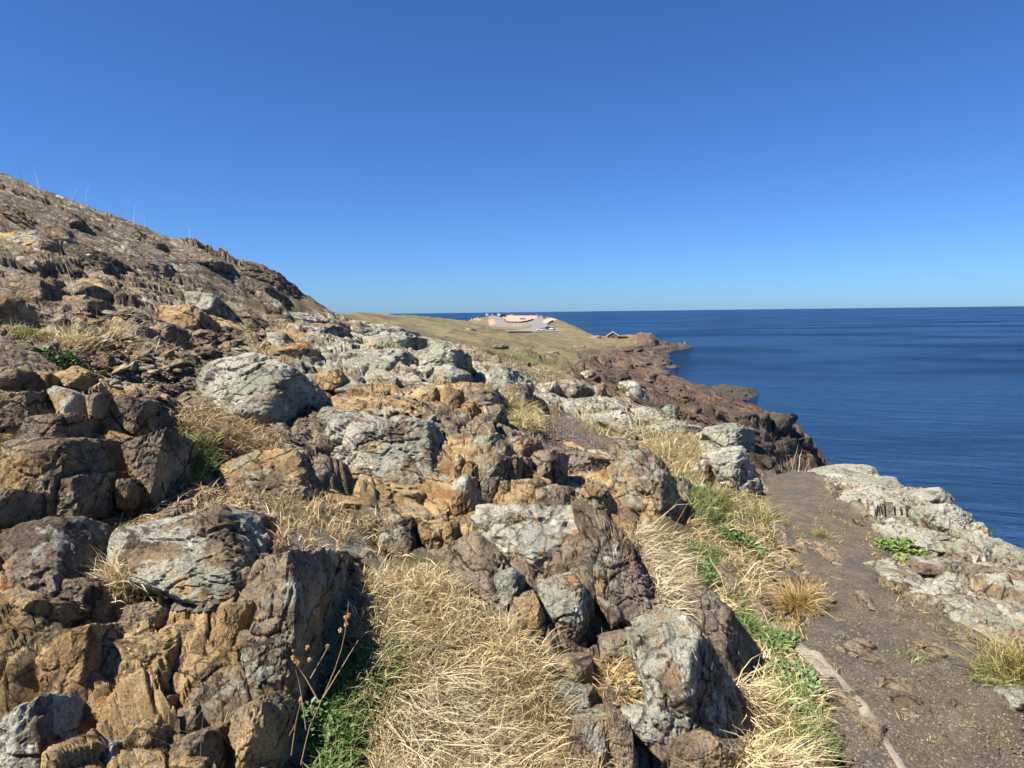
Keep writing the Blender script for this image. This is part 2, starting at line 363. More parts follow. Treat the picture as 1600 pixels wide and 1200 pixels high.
    b = k.bump(crk, -.03, 1.0); b = k.bump(h1, .060, 1.0, b); b = k.bump(k.noise(p, 62, 5, .72), .018, 1.0, b)
    if ground and stone: b = k.bump(k.mth('MULTIPLY', pvs, path), .010, .7, b)
    k.nrm(b)
    k.b.inputs['Roughness'].default_value = .9; k.b.inputs['Specular IOR Level'].default_value = .18
    return k.m
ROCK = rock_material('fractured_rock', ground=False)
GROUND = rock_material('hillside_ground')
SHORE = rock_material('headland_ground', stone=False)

def water_material():
    k = N('sea_water'); p = k.pos()
    pp = k.mapv(p, (1, 1, 1), (0, 0, R(24)))
    swell = k.noise(k.mapv(pp, (.035, .09, 1)), 1, 4, .55); chop = k.noise(k.mapv(pp, (.15, .36, 1)), 1, 6, .66, .4); rip = k.noise(k.mapv(pp, (.6, 1.4, 1)), 1, 4, .6)
    wind = k.ss(k.noise(k.mapv(p, (.006, .011, 1), (0, 0, R(-28))), 1, 5, .6, .6), .40, .66)
    b = k.bump(swell, 2.4, 1.0); b = k.bump(chop, 1.8, 1.0, b); b = k.bump(rip, .32, 1.0, b)
    k.nrm(b)
    c = k.mix(wind, (.003, .017, .046), (.002, .011, .033))
    df = k.n('ShaderNodeBsdfDiffuse'); k.put(df.inputs['Color'], c); k.put(df.inputs['Normal'], b)
    gl = k.n('ShaderNodeBsdfGlossy'); gl.inputs['Color'].default_value = (.62, .80, 1, 1); k.put(gl.inputs['Roughness'], k.mth('MULTIPLY_ADD', wind, .06, .05)); k.put(gl.inputs['Normal'], b)
    fr = k.n('ShaderNodeFresnel'); fr.inputs['IOR'].default_value = 1.33; k.put(fr.inputs['Normal'], b)
    mxw = k.n('ShaderNodeMixShader'); k.put(mxw.inputs[0], k.mth('MULTIPLY', fr.outputs[0], k.mth('MULTIPLY_ADD', wind, -.17, .45))); k.t.links.new(df.outputs[0], mxw.inputs[1]); k.t.links.new(gl.outputs[0], mxw.inputs[2])
    k.t.links.new(mxw.outputs[0], k.t.nodes['Material Output'].inputs[0])
    return k.m

# ------------------------------------------------------------------ sea: one sheet out to the horizon
rr_ = np.concatenate([[5], np.geomspace(20, 60000, 60)]); aa = np.linspace(-math.pi, math.pi, 97)
Vw = np.array([(r * math.sin(a), r * math.cos(a), 0) for r in rr_ for a in aa[:-1]])
Fw = [(i * 96 + j, (i + 1) * 96 + j, (i + 1) * 96 + (j + 1) % 96, i * 96 + (j + 1) % 96) for i in range(len(rr_) - 1) for j in range(96)]
tag(mesh_np('sea', Vw, Fw, water_material()), 'deep blue sea reaching to the horizon', 'sea', kind='structure')

# ------------------------------------------------------------------ relief with masks
MASK = {
 'path': [PL('1190 735 1285 733 1300 770 1370 830 1400 850 1375 905 1480 965 1600 1000 1700 1100 1700 1400 1450 1400 1330 1170 1235 1010 1290 930 1235 850 1200 780'), PL('840 655 910 640 960 690 940 735 860 720')],
 'veg': [PL('1085 765 1180 765 1212 850 1200 900 1170 960 1235 1015 1295 1100 1320 1400 1120 1400 1190 1060 1130 950 1060 900 985 840 1070 800'),
         PL('560 865 700 865 745 950 845 1010 875 1100 930 1400 450 1400 540 1010'), PL('1000 690 1080 672 1105 720 1090 760 1050 740'), PL('415 770 560 770 590 840 540 880 430 850'), PL('270 640 400 640 440 700 360 760 280 750'), PL('130 800 240 790 240 830 160 850'),
         PL('520 486 700 486 745 498 880 498 950 520 1000 528 1000 542 930 548 900 552 905 568 880 585 800 562 740 545 640 522 560 505'), PL('-900 470 530 470 530 489 -900 400')],
 'red': [PL('860 575 905 570 960 538 1100 515 1110 560 1050 600 1210 600 1320 740 1180 735 1060 650 960 622 900 592'), PL('745 550 830 545 880 565 830 575')],
 'lich': [PL('500 495 700 525 745 590 830 595 1000 640 1090 668 1185 670 1190 730 1000 690 880 640 770 650 720 600 640 600 480 600 420 520'), PL('1275 722 1370 726 1495 762 1700 930 1700 1040 1500 985 1400 890 1350 800 1290 760')],
 'fill': [PL('-200 880 440 880 500 1000 480 1300 -200 1300'), PL('690 800 900 790 1000 860 1060 990 960 1020 840 1010 740 920'), PL('480 640 860 660 870 810 640 850 500 780')],
 'pave': [PL('752 488 882 488 886 501 866 507 884 521 780 522 752 512')],
 'hill': [PL('-900 100 0 270 300 380 530 492 420 500 300 440 0 360 -900 300')],
 'och': [PL('-300 880 370 900 380 1300 -300 1300'), PL('480 585 760 590 770 665 480 655'), PL('500 730 860 690 870 830 640 840'), PL('0 600 250 600 250 800 0 800'), PL('900 740 1000 740 1050 840 960 980 930 840')],
}
def masks(P):
    x, y = project(P); s = np.clip(np.hypot(P[:, 0], P[:, 1]), 1, 400)
    q = P / (s[:, None] * .05); nx = fbm(q, 3, 3) * 16; ny = fbm(q + 31, 5, 3) * 12
    nx2 = fbm(q * .3, 9, 3) * 10
    return {k: np.maximum.reduce([inpoly(x + nx + nx2, y + ny, pl) for pl in v]).astype(np.float32) for k, v in MASK.items()}
def relief(P, Mk, r):
    """fractured rock relief added to the base height"""
    n = len(P); q = P.copy(); q[:, 2] = 0
    wob = np.stack([fbm(q * 1.3, 21, 3), fbm(q * 1.3 + 9, 22, 3), np.zeros(n)], 1)
    rockm = (1 - .9 * Mk['path']) * (1 - .85 * Mk['veg'])
    far = sstep(30, 60, r); near = 1 - sstep(25, 60, r)
    S = q * np.array([1.0, .62, 1])
    hm = (Mk['hill'] > .5)[:, None]; S = np.where(hm, np.stack([(q[:, 0] * .74 + q[:, 1] * .67) * .38, (q[:, 0] * -.67 + q[:, 1] * .74) * 1.15, q[:, 2]], 1), S)
    h = .10 * facets(S * 1.0 + wob * .5, 101, .9, .25, .12, True)
    h += .055 * facets(S * 2.6 + wob * .9 + 5, 111, 1.1, .40, .12, True)
    h += .026 * facets(S * 6.5 + wob * 1.7 + 9, 121, 1.2, .45, .14, True)
    h += .011 * facets(q * 15 + wob * 3 + 2, 131, 1.1, .3, .2, True)
    h += .05 * fbm(q * .8, 41, 4) + .022 * fbm(q * 5, 43, 4)
    h = (h + .02 + .045 * Mk['fill']) * near * rockm * (.95 + .03 * np.clip(r, 2, 16)) * (1 - .6 * Mk['hill'])
    f = .55 * facets(q * np.array([.14, .09, 1]) + wob * .3, 201, 1., .25, .12, True) + .40 * facets(q * np.array([.5, .26, 1]) + wob * .5, 211, 1.1, .3, .14, True) + .18 * facets(q * np.array([1.3, .7, 1]) + wob * .5, 221, 1.1, .3, .14, True) + .22 * fbm(q * 1.1, 61, 3)
    zt = (P[:, 2] + .9 * fbm(q * .05, 63, 3)) / 1.5; fr = zt - np.floor(zt)
    f += 1.5 * (sstep(.25, .75, fr) - fr) * .75
    h += f * far * (.22 * (1 - Mk['veg']) + .5 * Mk['red'] + .05)
    h += far * Mk['veg'] * (.9 * fbm(q * .05, 71, 4) + .45 * fbm(q * .35, 73, 4))
    h += near * (Mk['path'] * (.03 * fbm(q * 2.2, 51, 4) + .012 * facets(q * np.array([4.5, 1.8, 1]) + wob, 141, 1, .3, .2, True)) + Mk['veg'] * .05 * fbm(q * 3, 53, 3))
    return h * sstep(.8, 1.5, r) * (1 - Mk['pave'])
thf = np.concatenate([np.linspace(TH0, R(-38.5), 70, endpoint=False), np.linspace(R(-38.5), R(38.5), 660), np.linspace(R(38.5), TH1, 50)[1:]])
lrf = np.concatenate([np.linspace(LR0, math.log(1.6), 40, endpoint=False), np.linspace(math.log(1.6), math.log(40), 560, endpoint=False), np.linspace(math.log(40), math.log(620), 300)])
nT, nR = len(thf), len(lrf); JS = int(np.searchsorted(lrf, math.log(40)))
TT, LL = np.meshgrid(thf, lrf, indexing='ij'); th_, lr_ = TT.ravel(), LL.ravel(); rad = np.exp(lr_)
PB = np.stack([np.sin(th_) * rad, np.cos(th_) * rad, EYE - look(BASE, th_, lr_)], 1)
keep = PB[:, 2] > -3
Mk = {k: np.zeros(len(PB), np.float32) for k in MASK}; H = np.zeros(len(PB))
sub = masks(PB[keep])
for k in MASK: Mk[k][keep] = sub[k]
def blur(a, n):
    a = a.reshape(nT, nR)
    for _ in range(n):
        q = np.pad(a, 1, mode='edge'); a = (q[:-2, 1:-1] + q[2:, 1:-1] + q[1:-1, :-2] + q[1:-1, 2:] + 2 * q[1:-1, 1:-1]) / 6
    return a.ravel()
Mk = {k: blur(v, 9 if k == 'path' else 3) for k, v in Mk.items()}
H[keep] = relief(PB[keep], {k: v[keep] for k, v in Mk.items()}, rad[keep])
PF = PB.copy(); PF[:, 2] += H
# the finished surface on the coarse lookup grid, for placing things
_u = np.interp(gt, thf, np.arange(nT)); _v = np.interp(gr, lrf, np.arange(nR))
FIN = (EYE - PF[:, 2]).reshape(nT, nR)[np.ix_(np.rint(_u).astype(int), np.rint(_v).astype(int))]
zz_ = PF[:, 2]
gz = np.gradient(PF[:, 2].reshape(nT, nR), axis=0), np.gradient(PF[:, 2].reshape(nT, nR), axis=1)
sl = np.hypot(gz[0] / (np.gradient(thf)[:, None] * rad.reshape(nT, nR)), gz[1] / (np.gradient(lrf)[None] * rad.reshape(nT, nR))).ravel()
flatm = sstep(1.6, .5, sl)
lowf = np.zeros(len(PB)); lowf[keep] = fbm(PB[keep] * .5, 81, 3)
near_ = 1 - sstep(35, 60, rad)
lich = (.30 + .36 * Mk['lich'] + .08 * Mk['hill'] + .10 * lowf) * (.45 + .55 * flatm) * near_ * (1 - .8 * Mk['red']) 
och = (.20 + .44 * Mk['och'] - .22 * Mk['hill'] - .10 * lowf) * near_
red = np.maximum(Mk['red'], (1 - near_) * (1 - Mk['veg']) * (1 - Mk['pave']) * .8)
wet = sstep(5.0, .8, zz_ + 2.2 * lowf) * (1 - near_) + .5 * Mk['hill'] * sstep(-.4, .4, lowf)  # wet near the waterline; the hill part only darkens the rock
m1 = np.stack([lich, och, red, wet], 1); m2 = np.stack([np.maximum(Mk['veg'], Mk['pave']), Mk['path'], np.zeros(len(PB)), np.ones(len(PB))], 1)
def part_grid(name, j0, j1, label, mat):
    idx = np.arange(nT * nR).reshape(nT, nR)
    q = np.stack([idx[:-1, j0:j1 - 1], idx[:-1, j0 + 1:j1], idx[1:, j0 + 1:j1], idx[1:, j0:j1 - 1]], -1).reshape(-1, 4)[:, ::-1]
    q = q[(PF[:, 2][q].max(1) > -1.2)]
    u, inv = np.unique(q, return_inverse=True)
    o = mesh_np(name, PF[u], inv.reshape(q.shape), mat, {'m1': m1[u], 'm2': m2[u]}, smooth=False)
    return tag(o, label, 'ground', kind='structure')
part_grid('rocky_hillside', 0, JS + 1, 'rocky hillside of fractured brown bedrock above the sea', GROUND)
part_grid('headland', JS, nR, 'grassy headland with reddish shore rock running out into the sea', SHORE)
# ------------------------------------------------------------------ boulders and blocks, one object each
def ico(level):
    bm = bmesh.new(); bmesh.ops.create_icosphere(bm, subdivisions=level, radius=1)
    v = np.array([x.co[:] for x in bm.verts]); f = np.array([[q.index for q in p.verts] for p in bm.faces]); bm.free()
    return v / np.linalg.norm(v, axis=1)[:, None], f
ICO = {l: ico(l) for l in (3, 4, 5, 6)}
def hull_planes(P):
    bm = bmesh.new()
    for p in P: bm.verts.new(p)
    bmesh.ops.convex_hull(bm, input=bm.verts[:]); bm.normal_update()
    c = P.mean(0); out = []
    for f in bm.faces:
        n = np.array(f.normal[:]); d = float(n @ (np.array(f.verts[0].co[:]) - c))
        if d < 0: n, d = -n, -d
        if np.linalg.norm(n) > .5 and d > 1e-6: out.append((*n, d))
    bm.free(); out = np.array(out)
    return c, out[:, :3], out[:, 3]
def rough_rock(P, level, seed, p=80, chops=7, rel=1.0, size=None, block=1.0):
    """a worn, fractured body round the hull of the points P"""
    g = np.random.default_rng(seed); c, Nn, D = hull_planes(P); Q = P - c
    size = size or np.linalg.norm(np.ptp(Q, 0)) * .6
    for _ in range(chops):
        n = g.normal(size=3); n /= np.linalg.norm(n); n[1] -= .3; n /= np.linalg.norm(n)
        Nn = np.vstack([Nn, n]); D = np.append(D, (Q @ n).max() * g.uniform(.74, .98))
    D = np.maximum(D, .05 * size)
    U, F = ICO[level]
    ev, R_ = np.linalg.eigh(np.cov(Q.T)); sc = np.sqrt(np.maximum(ev, ev.max() * .08))
    U = (U * sc) @ R_.T; U = U / np.linalg.norm(U, axis=1)[:, None]
    k = np.maximum(U @ Nn.T, 0) / D
    mx_ = k.max(1); r = 1 / (mx_ * ((k / mx_[:, None]) ** p).sum(1) ** (1 / p))
    Vv = U * r[:, None]
    W_ = (Vv + c)
    wob = np.stack([fbm(W_ / size * 2.2, seed, 2), fbm(W_ / size * 2.2 + 7, seed + 1, 2), fbm(W_ / size * 2.2 + 3, seed + 2, 2)], 1)
    def fac(sc_, s, crack, tilt):
        f1, f2, cid, off = cells(W_ / size * sc_ + wob * .5 + s, s)
        dr = (cid - .5) * 2
        return (cid[:, 0] - .5) * .9 + tilt * (dr * off).sum(1) - crack * (1 - sstep(0, .06, f2 - f1))
    h = (.040 * block * fac(2.2, seed % 97, .65, .45) + .020 * block * fac(6.0, seed % 89 + 3, .7, .6)) + .012 * fbm(W_ / size * 4, seed % 83, 5, .6)
    if level >= 5: h += .013 * fac(15, seed % 71 + 5, .5, .8) + .010 * fbm(W_ / size * 16, seed % 61, 3)
    return c, Vv + U * (h * size * rel)[:, None], F
def normals(Vv, F):
    n = np.cross(Vv[F[:, 1]] - Vv[F[:, 0]], Vv[F[:, 2]] - Vv[F[:, 0]]); o = np.zeros_like(Vv)
    for i in range(3): np.add.at(o, F[:, i], n)
    return o / np.maximum(np.linalg.norm(o, axis=1), 1e-9)[:, None]
ROCKS = []; NAMED = []; PIX = []; USED = set()
def short(lab):
    for cut in (' with ', ' beside ', ' at ', ' on ', ' in ', ' of ', ' above ', ' below ', ' under ', ' left ', ' right ', ' between ', ' behind ', ' next ', ' near ', ' over ', ' before ', ' along ', ' crusted ', ' lying ', ' leaning ', ' wedged ', ' pointing ', ', '):
        lab = lab.split(cut)[0]
    return lab
def describe(base, x, y, w_, h_, g):
    best = sorted(NAMED, key=lambda q: (q[1] - x) ** 2 + (1.6 * (q[2] - y)) ** 2)[:4]
    size = ('broad ' if w_ > 3.6 * h_ else 'large ' if g > .66 else 'small ' if g < .33 else '')
    for nm, bx, by in best:
        rel = ('left of' if x < bx else 'right of') if abs(x - bx) > 1.3 * abs(y - by) else ('just above' if y < by else 'just below')
        lab = f'{size}{base} {rel} the {nm}'
        if lab not in USED and len(lab.split()) <= 16: USED.add(lab); return lab
    return None
def boulder(label, outline, l=.4, o=.25, n=.55, b=.18, e=.72, s=.45, t=.75, k=.0, red=0, wet=0, org=0, p=80, ch=16, rel=1.0, blk=1.0, dd=0.0, gr_=1.17, sea=False, Y0=None, name='boulder', cat='boulder', group=None):
    A = np.array(PL(outline) if isinstance(outline, str) else outline); px, py = A[:, 0], A[:, 1]
    hit = cast(px, py)[:, 1]
    if sea: _d = dirs(px, py); hit = -EYE / _d[:, 2] * _d[:, 1]
    if Y0: hit = np.clip(hit, Y0 * .9, Y0 * 1.12)
    low = py >= np.quantile(py, .6)
    d0 = float(np.median(hit[low])) * (1 + dd)
    size = math.hypot(np.ptp(px), np.ptp(py)) * d0 / FPX
    Y = d0 + n * np.clip(hit - d0, -.25 * size, 1.1 * size)
    x0, x1, y0, y1 = px.min(), px.max(), py.min(), py.max(); ex = x0 + e * (x1 - x0)
    Y = Y + s * size * sstep(ex, x1 + 1, px)
    pts = [pt(a, c, q) for a, c, q in zip(px, py, Y)]
    mid = lambda x, y: float(np.average(Y, weights=1 / ((px - x) ** 2 + (py - y) ** 2 + 30)))
    for fx, fy, fb in ((e, .22, .7), (e - .04, .55, 1), (e - .1, .85, .9), (.25, .4, .6), (.35, .75, .8)):
        x, y = x0 + fx * (x1 - x0), y0 + fy * (y1 - y0)
        if inpoly(np.array([x]), np.array([y]), list(map(tuple, A)))[0]: pts.append(pt(x, y, mid(x, y) - fb * b * size))
    pts = np.array(pts); c0 = pts.mean(0)
    back = c0 + (pts - c0) * .86 + np.array([0, t * size, -.22 * size])
    P = np.vstack([pts, back])
    P = c0 + (P - c0) * gr_
    dpx = math.hypot(x1 - x0, y1 - y0); level = 6 if dpx > 230 else 5 if dpx > 85 else 4 if dpx > 30 else 3
    seed = 11 + 37 * len(ROCKS)
    c, Vv, F = rough_rock(P, level, seed, p, ch, rel, size, blk)
    nn = normals(Vv, F); w_ = Vv + c
    lo_ = fbm(w_ / size * 1.6, seed + 5, 3)
    upn = sstep(-.15, .75, nn[:, 2]); hrel = sstep(.1, .75, (w_[:, 2] - w_[:, 2].min()) / max(np.ptp(w_[:, 2]), 1e-6))
    if red: wet = min(.9, wet + .45 * float(sstep(1080, 1200, float(px.mean()))))
    L = l * (.52 + .36 * upn + .22 * hrel) + .10 * lo_; O = o * (1.12 - .45 * upn) - .10 * lo_
    N_ = len(Vv); base = np.array([w_[:, 0].mean(), w_[:, 1].mean(), w_[:, 2].min()])
    ob = mesh_np(name, w_, F, ROCK, {'m1': np.stack([L, O, np.full(N_, red), np.full(N_, wet)], 1), 'm2': np.stack([np.zeros(N_), np.zeros(N_), np.full(N_, org), np.ones(N_)], 1)}, loc=base, smooth=(level < 4))
    if not group: NAMED.append((short(label), float(px.mean()), float(py.mean())))
    tag(ob, label, cat, group); ROCKS.append(ob); return ob
B = boulder
BL = lambda *q, **kw: boulder(*q, **{'gr_': 1.22, **kw})
# left foreground
BL('flat-topped purple-grey block at the left edge below the stacked dark blocks', '-30 838 60 818 122 820 120 900 98 935 60 942 -30 938', l=.38, o=.35, e=.8, n=.5)
BL('ochre split face under the flat purple-grey block at left edge', '-30 935 60 938 98 930 92 985 40 1000 -30 1000', l=.0, o=.85, n=.4, e=.9)
BL('grey-brown boulder with a pale green lichen patch beside straw grass', '165 862 190 835 337 806 398 820 420 868 412 918 371 950 337 954 256 938 168 914', l=.70, o=.40, e=.84, b=.14, n=.6)
BL('upright wedge boulder with ochre face and black shaded right side', '442 886 500 880 527 940 524 1035 492 1138 449 1132 368 1088 371 1056 395 975 432 935', l=.42, o=.55, e=.58, s=.6, b=.2, n=.35)
BL('rusty cube-shaped block at the foot of the upright wedge boulder', '358 1126 405 1107 439 1117 450 1225 358 1225', l=.08, o=.85, e=.7, n=.3)
BL('smooth tan ochre block with dark right side near bottom left corner', '54 1062 78 996 132 988 158 1036 128 1084', l=.0, o=1.0, e=.75, n=.45)
BL('tan ochre slab touching the left edge beside smooth tan block', '-30 1000 76 994 54 1045 -30 1046', l=.0, o=.95, n=.45)
BL('orange-stained block with black right side low at left', '128 1096 209 1080 214 1116 166 1150 128 1132', l=0, o=1.0, e=.75, n=.4)
BL('ochre block at bottom edge right of orange-stained block', '190 1155 216 1137 257 1178 250 1240 192 1240', l=0, o=.9, n=.4)
BL('grey-ochre block between orange-stained block and dark gully', '209 1104 256 1097 270 1150 240 1160 209 1124', l=.05, o=.6, n=.4)
BL('small dark faceted block beside the gully next to wedge boulder', '297 1030 351 1036 354 1063 304 1070', l=.1, o=.45, n=.4, e=.8)
BL('dark angular knob above the gully left of wedge boulder', '277 976 337 972 338 1002 297 1023 267 1002', l=.1, o=.25, n=.5, e=.7)
BL('rounded brown block below the lichen-patched boulder', '189 952 256 945 263 979 202 1002 180 980', l=.1, o=.5, n=.5)
BL('broad grey-brown face in the middle of the lower left outcrop', '156 1016 256 989 294 1023 304 1080 236 1090 170 1060', l=.14, o=.55, n=.55, b=.1)
BL('small brown wedge block at the rim of the dark gully', '307 1080 354 1067 354 1097 324 1114', l=.05, o=.5, n=.4)
BL('ribbed dark rock at the left below purple-grey block', '75 908 128 911 162 942 118 960 72 942', l=.1, o=.3, n=.5)
BL('narrow ochre pillar under the lichen-patched boulder', '337 954 388 948 386 990 360 1040 346 1010', l=.05, o=.75, n=.3, e=.7)
BL('lichen-crusted dark rock in the bottom left corner', '-30 1155 30 1108 80 1141 92 1170 50 1240 -30 1240', l=.55, o=0, e=.7, n=.3)
BL('grey lichen lump at bottom edge right of corner rock', '130 1180 165 1176 188 1200 170 1240 125 1240', l=.5, o=.1, n=.3)
BL('grey-brown fractured block between tan block and knob', '160 985 190 1000 168 1050 150 1030', l=.05, o=.5, n=.4)
BL('small ochre block right of the corner rock', '60 1108 120 1098 126 1130 92 1150', l=0, o=.95, n=.4)
BL('brown block at bottom edge left of rusty cube block', '268 1170 330 1150 352 1180 345 1240 265 1240', l=.05, o=.55, n=.4)
BL('grey block above bottom edge between ochre blocks', '262 1118 300 1110 322 1130 300 1158 268 1150', l=.1, o=.4, n=.4)
# stacked blocks at the left
BS = lambda *q, **kw: boulder(*q, **{'gr_': 1.12, 'ch': 5, 'blk': .6, 'dd': -.045, **{k_: (v_ * 1.35 if k_ == 's' else v_) for k_, v_ in kw.items()}})
BS('topmost left block of the dark stack, its right side in shadow', '-30 622 30 612 78 613 98 637 40 662 -30 668', l=.1, o=.5, e=.35, s=.55, n=.3)
BS('white-topped ochre block on the dark stack', '72 612 90 602 126 617 131 655 106 653 88 640', l=.75, o=.8, n=.4)
BS('long slab with a sunlit top in the dark stack', '38 652 115 646 168 658 170 690 108 692 24 690', l=.22, o=.4, e=.42, s=.5, n=.25)
BS('large squared block of the stack with an ochre left face and black right face', '2 688 86 692 170 690 176 738 90 806 10 800', l=.25, o=.55, e=.5, s=.55, b=.22, n=.12)
BS('lowest dark block of the stack with a sunlit sloping top', '85 752 172 733 181 786 118 810 86 804', l=.18, o=.05, e=.3, s=.6, n=.15, dd=-.06)
BS('small ochre wedge between stack and leaning dark boulder', '170 672 210 684 196 694 172 692', l=.2, o=.6, n=.4)
BS('leaning dark boulder right of the block stack', '192 696 257 672 270 700 267 732 240 782 220 780 197 722', l=.25, o=.35, e=.66, s=.6, n=.2)
BS('brown boulder on top of stack with its shaded face to the grass', '162 626 180 614 247 630 256 654 205 676 188 660', l=.25, o=.5, e=.55, s=.6, n=.35)
BS('narrow dark post-shaped block behind white-topped ochre block', '130 618 160 614 162 652 140 656', l=.1, o=.4, n=.2, e=.5)
BS('brown block standing at foot of leaning dark boulder', '180 750 208 750 209 794 183 794', l=.1, o=.5, n=.15)
BS('dark rounded boulder at the left edge above purple-grey block', '-30 764 20 766 38 792 26 818 -30 828', l=.15, o=.05, e=.5, n=.3)
BS('rounded tan stone above the white-topped block', '38 595 55 580 78 583 86 602 62 609', l=.05, o=.8, n=.5)
BS('dark-shaded rock at left edge above the stack', '-30 578 20 574 50 582 34 602 -30 606', l=.1, o=.3, n=.5)
BS('brown slab between tan stone and green herb', '75 590 120 572 160 592 150 612 95 606', l=.2, o=.5, n=.6)
# slope above the stack
B('tan lump with black hollow under it, upper left slope', '-30 470 14 468 30 488 22 512 -30 520', l=.1, o=.85, n=.5)
B('dark boulder beside the tan lump on upper left slope', '20 440 52 430 84 444 90 462 60 470 26 462', l=.3, o=.15, e=.6, n=.5)
B('pale flat-topped ledge high at the left edge', '-30 366 60 360 102 370 96 388 50 396 -30 392', l=.62, o=.5, n=.6)
B('long dark overhanging ledge high on the left slope', '88 378 140 388 182 408 214 436 190 446 140 432 92 408', l=.25, wet=.55, dd=-.025, o=.1, e=.5, s=.5, n=.4, rel=1.1)
B('brown ledge below the dark overhang on the left slope', '100 412 150 430 210 452 230 470 170 470 110 440', l=.25, o=.6, n=.6)
B('broad dark mound in the middle of the left slope', '90 448 130 440 162 452 158 466 100 468', l=.25, o=.2, n=.5)
B('pale rock with white blotch below the dark overhang', '285 455 330 458 352 480 330 498 292 490', l=.58, o=.35, n=.6)
B('dark sloping rock beside the white-blotched rock', '325 470 380 478 425 506 400 516 340 500', l=.3, o=.15, n=.6)
B('overhanging dark crag below the skyline of the hill', '385 440 412 440 445 462 440 482 410 472 388 456', l=.15, wet=.55, dd=-.025, o=.05, e=.5, s=.5, n=.3)
B('rounded crag on the skyline above the dark hollow', '340 400 380 400 430 425 470 455 440 462 400 446 350 428', l=.42, wet=.55, dd=-.025, o=.1, n=.6)
B('dark tapering rock at the end of the skyline', '440 450 480 462 524 492 500 500 455 486', l=.32, wet=.55, dd=-.025, o=.05, n=.6)
B('low grey lichen slab below the end of skyline rock', '420 486 480 490 540 506 520 520 450 508', l=.62, o=.15, n=.7)
B('dark ribbed slab below the low grey lichen slab', '455 508 510 506 545 516 530 528 470 528', l=.4, o=.1, n=.6)
B('grey slab rising left of the white dome boulder', '208 560 250 545 300 556 290 575 230 582', l=.5, o=.4, n=.7)
B('brown sloping slab in the scree above green herb', '155 505 200 502 245 520 240 540 190 540', l=.25, o=.45, n=.65)
B('tan slab above the small pale boulder', '250 478 300 480 330 500 300 516 256 510', l=.35, o=.6, n=.65)
B('dark angular rock above brown scree slab', '85 470 120 466 158 470 160 482 120 488 90 484', l=.2, o=.2, n=.4)
B('grey rock half buried left of green herb', '-10 545 40 538 78 552 66 566 0 570', l=.4, o=.3, n=.6)
# middle of the slope
B('large dome boulder crusted white with lichen', '292 602 320 560 385 548 432 562 472 586 500 625 498 645 430 664 375 656 312 628', l=.95, o=.1, e=.76, n=.35, b=.26, p=16, ch=5, rel=.8, dd=-.03)
B('big boulder with white lichen top above split ochre base', '476 664 500 640 535 645 612 658 670 662 692 690 708 732 705 748 667 768 575 766 520 740 498 700', l=.80, o=.25, e=.8, s=.5, n=.55, b=.16)
B('ochre and purple base under the big white-topped boulder', '494 742 520 742 575 764 668 766 690 770 668 797 600 790 540 772', l=.2, o=.8, n=.35)
B('dark broken rock right of the big white-topped boulder', '668 668 700 664 746 690 730 712 706 720 688 690', l=.25, o=.1, e=.5, n=.4)
B('split tan slab below the ochre base, left of columns', '500 772 600 782 664 798 652 824 570 806 510 795', l=.12, o=.9, n=.5)
B('tan block standing over the straw grass', '652 820 695 810 690 860 664 858', l=.1, o=.9, n=.2, e=.8)
B('brown pillar right of the tan block over straw grass', '694 818 716 818 718 862 692 862', l=.05, o=.6, n=.15, e=.7)
B('grey broken rock left of the tan block', '590 830 640 808 656 840 640 862 596 860', l=.35, o=.2, n=.5)
B('purple-brown boulder left of the big white-topped boulder', '345 738 400 708 470 704 494 736 478 772 457 792 400 792 352 774', l=.45, o=.5, e=.84, n=.6, b=.12)
B('pointed dark block over the columns', '744 640 785 632 792 668 756 676', l=.35, o=.1, e=.55, n=.3)
B('pale boulder with dark underside in mid slope', '646 550 700 531 737 567 721 588 687 588 652 574', l=.72, o=.15, e=.7, n=.4, b=.22)
B('ochre block group leader right of dome boulder', '417 547 468 539 497 548 487 567 423 562', l=.2, o=.95, n=.45)
B('small pale cracked stone above ochre block', '418 520 446 520 458 536 440 542 422 540', l=.75, o=.1, n=.4)
B('pale cracked ledge behind the lens-shaped slab', '500 560 560 545 630 548 650 570 600 585 520 590', l=.66, o=.35, n=.7)
B('ochre bank right of dome boulder', '490 585 530 578 545 596 520 608 496 606', l=.3, o=.95, n=.5)
B('lens-shaped grey-green slab on ochre ledge', '515 612 550 594 586 606 566 616', l=.75, o=.2, n=.6)
B('dark pointed ochre block right of the lens slab', '590 604 620 586 630 606 616 612', l=.15, o=.9, n=.4)
B('long ochre ledge behind the big white-topped boulder', '500 620 580 612 660 620 700 640 690 655 600 648 510 638', l=.25, o=.95, n=.7)
B('squared ochre block with purple face on the ledge', '645 608 680 606 690 625 668 632 646 630', l=.1, o=.85, n=.4)
B('tall tan block at the right end of the ochre ledge', '690 610 720 606 728 634 706 644 690 640', l=.12, o=.95, n=.3)
B('crumbly grey rock right of the tall tan block', '722 600 760 600 790 625 770 640 735 634', l=.6, o=.25, n=.5)
B('grey lichen ridge in mid slope, left of pale boulder', '560 530 620 520 668 532 650 550 580 550', l=.66, o=.3, n=.7)
B('pale flat rocks along the hill shoulder', '540 510 600 506 650 520 630 534 560 526', l=.62, o=.1, n=.7)
B('dark-eyed pale boulder on the hill shoulder', '558 502 575 500 582 512 566 516', l=.6, o=.05, n=.4)
B('long grey outcrop right of the pale boulder', '730 560 790 572 830 600 826 640 790 632 740 596', l=.62, o=.2, n=.6)
B('dark cliffy end of the long grey outcrop', '790 600 822 604 834 640 812 645 796 630', l=.3, o=.1, n=.3)
B('small perched dark stone on the grassy hill', '815 564 828 566 830 575 816 575', l=.2, o=.1, n=.3)
